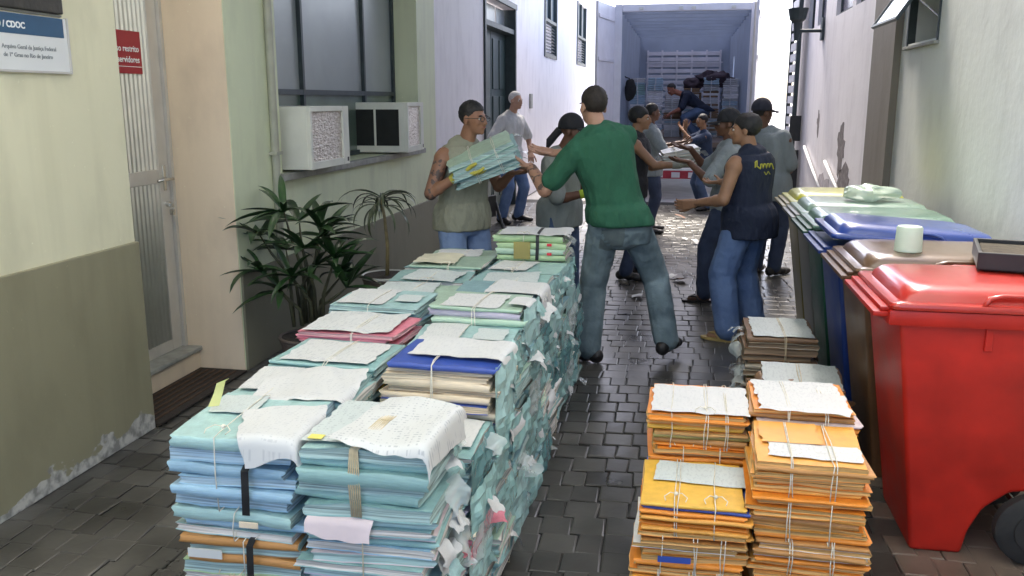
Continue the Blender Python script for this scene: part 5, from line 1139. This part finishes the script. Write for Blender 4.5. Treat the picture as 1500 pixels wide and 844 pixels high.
# 3 dark cap with tail, grey shirt, yellow glove
person('person in black cap with hanging tail, grey shirt and lime glove', (-.90, 6.45, 0), (-.86, 6.47, .88), (.95, -.30), (-.86, 6.45, 1.20), (.95, -.30), (-.775, 6.42, 1.425), (.93, -.25, -.30),
       {-1: (-.60, 6.62, 1.03), 1: (-.63, 6.28, 1.0)}, {-1: (-.80, 6.66, 0), 1: (-.90, 6.30, 0)}, 1.60, SK2, None, 'tshirt', C_grey, J_blue, S_black, cap='tail', capm=C_black, voxel=.010, bulk=1.05,
       elbow_pole={1: (-.4, -.5, -1), -1: (0, .5, -1)}, hand_cfg={1: dict(dir=(1, .1, .1), palm=(0, .4, 1), thumb=1, curl=.3), -1: dict(dir=(1, 0, .1), palm=(0, -.3, 1), thumb=-1, curl=.3)}, hem=.15, seed=3, gloves={1: mat('glove_lime', (.38, .52, .04), .8, .15, 20), -1: mat('glove_lime', (.38, .52, .04))})
# 4 white-haired man by the door
person('white-haired man in pale grey T-shirt and jeans standing by the green door', (-2.25, 11.8, 0), (-2.28, 11.8, .93), (.75, -.5), (-2.25, 11.8, 1.37), (.75, -.5), (-2.19, 11.78, 1.63), (.85, -.5, -.05),
       {-1: (-2.02, 11.95, .95), 1: (-2.30, 11.52, .95)}, {-1: (-2.18, 11.95, 0), 1: (-2.36, 11.66, 0)}, 1.76, SK3, M_hairg, 'tshirt', C_white, J_cobalt, S_black, hair_style='receding', voxel=.013, hem=.14, seed=4)
# 5 black tank top man passing a bundle right
person('man in black tank top passing a pale bundle, side on', (-.44, 8.25, 0), (-.43, 8.25, .88), (.95, .05), (-.40, 8.25, 1.25), (.95, -.1), (-.375, 8.24, 1.475), (1, -.12, -.05),
       {-1: (-.05, 8.40, 1.07), 1: (.0, 8.12, 1.07)}, {-1: (-.36, 8.42, 0), 1: (-.46, 8.1, 0)}, 1.62, SK4, M_hair, 'tank_top', C_black, J_dark, S_black, hair_style='long', voxel=.011, sleeves='none', bulk=1.08,
       elbow_pole={1: (-.1, -.4, -1), -1: (0, .4, -1)}, hand_cfg={1: dict(dir=(1, .1, 0), palm=(0, .3, 1), thumb=1, curl=.3), -1: dict(dir=(1, 0, 0), palm=(0, 0, 1), thumb=-1, curl=.3)}, seed=5, gloves={1: mat('glove_grey', (.30, .30, .24), .8, .15, 20)})
# 6 grey T-shirt behind
person('man in grey T-shirt and dark jeans behind the black tank top', (-.36, 11.2, 0), (-.37, 11.2, .88), (.95, .2), (-.37, 11.2, 1.24), (.95, .2), (-.36, 11.2, 1.49), (.9, .4, -.05),
       {-1: (-.02, 11.4, 1.12), 1: (.0, 11.05, 1.10)}, {-1: (-.36, 11.35, 0), 1: (-.38, 11.05, 0)}, 1.63, SK2, M_hair, 'tshirt', C_greyb, J_dark, S_black, voxel=.013, bulk=1.1, seed=6, hand_cfg={1: dict(palm=(0, 0, 1)), -1: dict(palm=(0, 0, 1), thumb=-1)}, hem=.16)
# 7 man in navy shirt at the tailboard
person('man in dark navy T-shirt and blue jeans standing at the truck tail', (.34, 13.7, 0), (.36, 13.72, .78), (-.9, -.3), (.32, 13.70, 1.10), (-.9, -.3), (.30, 13.68, 1.335), (-.95, -.3, -.1),
       {-1: (.02, 13.55, 1.20), 1: (.06, 13.85, 1.22)}, {-1: (.42, 13.58, 0), 1: (.34, 13.86, 0)}, 1.48, SK4, M_hair, 'tshirt', C_navy2, J_blue, S_black, voxel=.013, bulk=1.1, seed=7, hand_cfg={1: dict(palm=(0, 0, 1), thumb=-1), -1: dict(palm=(0, 0, 1))})
# 8 man bending inside the truck
person('man in dark shirt bending over the load inside the truck', (.15, 16.7, .95), (.36, 16.9, 1.50), (-.95, -.2), (.06, 16.85, 1.70), (-.95, -.2), (-.20, 16.8, 1.83), (-.85, -.3, -.5),
       {-1: (-.22, 16.60, 1.40), 1: (-.18, 16.95, 1.40)}, {-1: (.24, 16.78, .95), 1: (.34, 17.04, .95)}, 1.56, skin('ruddy', (.30, .11, .07)), M_hair, 'tshirt', C_navy, J_blue, S_black, hair_style='bald', voxel=.013, bulk=1.05, seed=8, head_up=(-.6, 0, .8))
# 9 navy vest man
_, v9 = person('man in navy sleeveless vest with yellow back lettering and blue jeans', (.46, 6.25, 0), (.48, 6.26, .87), (-.80, .58), (.47, 6.25, 1.23), (-.78, .62), (.425, 6.25, 1.445), (-.95, .10, -.22),
       {-1: (.12, 6.16, .955), 1: (.30, 6.72, 1.05)}, {-1: (.37, 6.10, 0), 1: (.56, 6.36, 0)}, 1.62, SK4, M_hair, 'vest', C_navy, J_cobalt, S_thong, shoe_style='sandal', hair_style='long', voxel=.009, sleeves='none', bulk=1.13,
       elbow_pole={-1: (-.25, -.5, -1), 1: (0, .5, -1)}, hand_cfg={-1: dict(dir=(-1, -.05, -.15), palm=(.1, .9, .3), thumb=1, curl=.55), 1: dict(palm=(0, 0, 1))}, hem=.15, seed=9, trouser_w=1.36, foot_dir={-1: (-.85, .2, 0), 1: (-.6, .6, 0)})
# 10 man in dark cap beyond the vest
person('man in dark cap and pale shirt with open hands, beyond the navy vest', (.34, 7.4, 0), (.40, 7.42, .86), (-.95, .15), (.38, 7.40, 1.22), (-.95, .1), (.365, 7.38, 1.455), (-.98, -.05, -.15),
       {-1: (.07, 7.22, 1.16), 1: (.08, 7.58, 1.25)}, {-1: (.24, 7.30, 0), 1: (.44, 7.56, 0)}, 1.60, SK2, M_hair, 'tshirt', C_greyb, J_dark, S_black, shoe_style='sandal', cap='cap', capm=C_black, voxel=.011, bulk=1.05,
       hand_cfg={-1: dict(dir=(-1, -.1, .15), palm=(.1, .3, 1), thumb=1, curl=.2), 1: dict(dir=(-1, 0, .2), palm=(.1, -.3, 1), thumb=-1, curl=.2)}, seed=10, trouser_w=1.1, foot_dir={-1: (-1, -.1, 0), 1: (-.9, .3, 0)})
# 11 capped man at the back right
person('man in navy cap and grey T-shirt standing against the bright yard', (.82, 8.6, 0), (.83, 8.6, .90), (.55, .8), (.79, 8.6, 1.28), (.55, .8), (.735, 8.6, 1.53), (.85, .5, -.05),
       {-1: (.55, 8.78, 1.0), 1: (.98, 8.75, .92)}, {-1: (.76, 8.66, 0), 1: (.92, 8.58, 0)}, 1.66, SK2, M_hair, 'tshirt', C_greyb, J_dark, S_black, cap='cap', capm=cloth('cap_navy', (.03, .03, .045)), voxel=.011, bulk=1.12, seed=11, hem=.17)
# yellow back lettering on the vest: lies on the cloth
Fc, cc = v9['Fc'], v9['chest']
def on_back(u, w_):
    me = v9['shirt'].data; o_ = v9['shirt']; org = cc + Fc @ Vector((u, -.5, w_)) - Vector((.46, 6.25, 0)); d = (Fc @ Vector((0, 1, 0)))
    hit, p, n, _i = o_.ray_cast(org, d); return p if hit else org + d * .36
par9 = v9['shirt']
bpy.context.view_layer.update()
mb = MB(); import_seq = [(-.10, .0), (-.095, .035), (-.075, .045), (-.085, .01), (-.06, -.01), (-.05, .02), (-.035, .02), (-.03, -.008), (-.015, .02), (.0, .015), (.005, -.01), (.02, .018), (.035, .016), (.04, -.008), (.055, .016), (.07, .012), (.085, -.012), (.10, -.03)]
pts = []
for (a0, b0), (a1, b1) in zip(import_seq, import_seq[1:]):
    for k in range(3): pts.append((a0 + (a1 - a0) * k / 3, b0 + (b1 - b0) * k / 3))
back = Fc @ Vector((0, -1, 0))
mb.tube([on_back(a - .02, b_ - .02) + back * .002 for a, b_ in pts], .0045, 6); mb.tube([on_back(a * .6, -.065 + .01 * math.sin(a * 80)) + back * .002 for a in [-.06 + .012 * k for k in range(11)]], .003, 6)
mb.build('lettering', mat('yellow_stitch', (.45, .42, .05), .7, .1, 30), par9, True)
# ---- bundles in the men's hands
b = bundle('glossy teal plastic bundle held between the khaki and green-shirted men', -1.205, 5.57, 1.195, .44, .30, .17, 6, ['teal', 'aqua', 'slate', 'aqua', 'teal', 'mint'], PGT, 0, 'bundles being passed', rag=3, lrag=1, ragm=[CLEAR, CV['aqua']], xs=(-.08, .08), smat=TWINEW, seed=41)
b.rotation_euler = (R(14), R(-22), R(12))
b = bundle('pale plastic-wrapped bundle passed in front of the truck', .0, 8.28, 1.095, .34, .27, .12, 4, ['grey', 'white', 'aqua', 'white'], PG, 0, 'bundles being passed', rag=3, lrag=3, ragm=[CLEAR, BLANK], xs=(-.05,), seed=43)
b.rotation_euler = (R(5), R(-10), R(8))

# back pockets on the green-shirted man's jeans
bpy.context.view_layer.update()
tro, Fp1, pl1 = v1['trousers'], v1['Fp'], v1['pel']
for sd in (-1, 1):
    vs = []; fs = []; n = 7; okp = True
    for i in range(n + 1):
        for k in range(n + 1):
            u = sd * .085 + (i / n - .5) * .125; w_ = -.105 + (k / n - .5) * .14 - (.02 * (1 - abs(i / n - .5) * 2) if k == 0 else 0)
            org = pl1 + Fp1 @ Vector((u, -.6, w_)) - Vector((-.30, 5.5, 0)); d = Fp1 @ Vector((0, 1, 0)); hit, p, nn, _i = tro.ray_cast(org, d); okp = okp and hit
            e_ = .001 if i in (0, n) or k in (0, n) else .0045
            vs.append(tuple(p - d * e_))
    for i in range(n):
        for k in range(n): fs.append((i * (n + 1) + k, (i + 1) * (n + 1) + k, (i + 1) * (n + 1) + k + 1, i * (n + 1) + k + 1))
    if okp: MB().add(vs, fs).build('back_pocket', jean_mat('pocket', (.05, .07, .08), (.16, .20, .20)), tro, True)
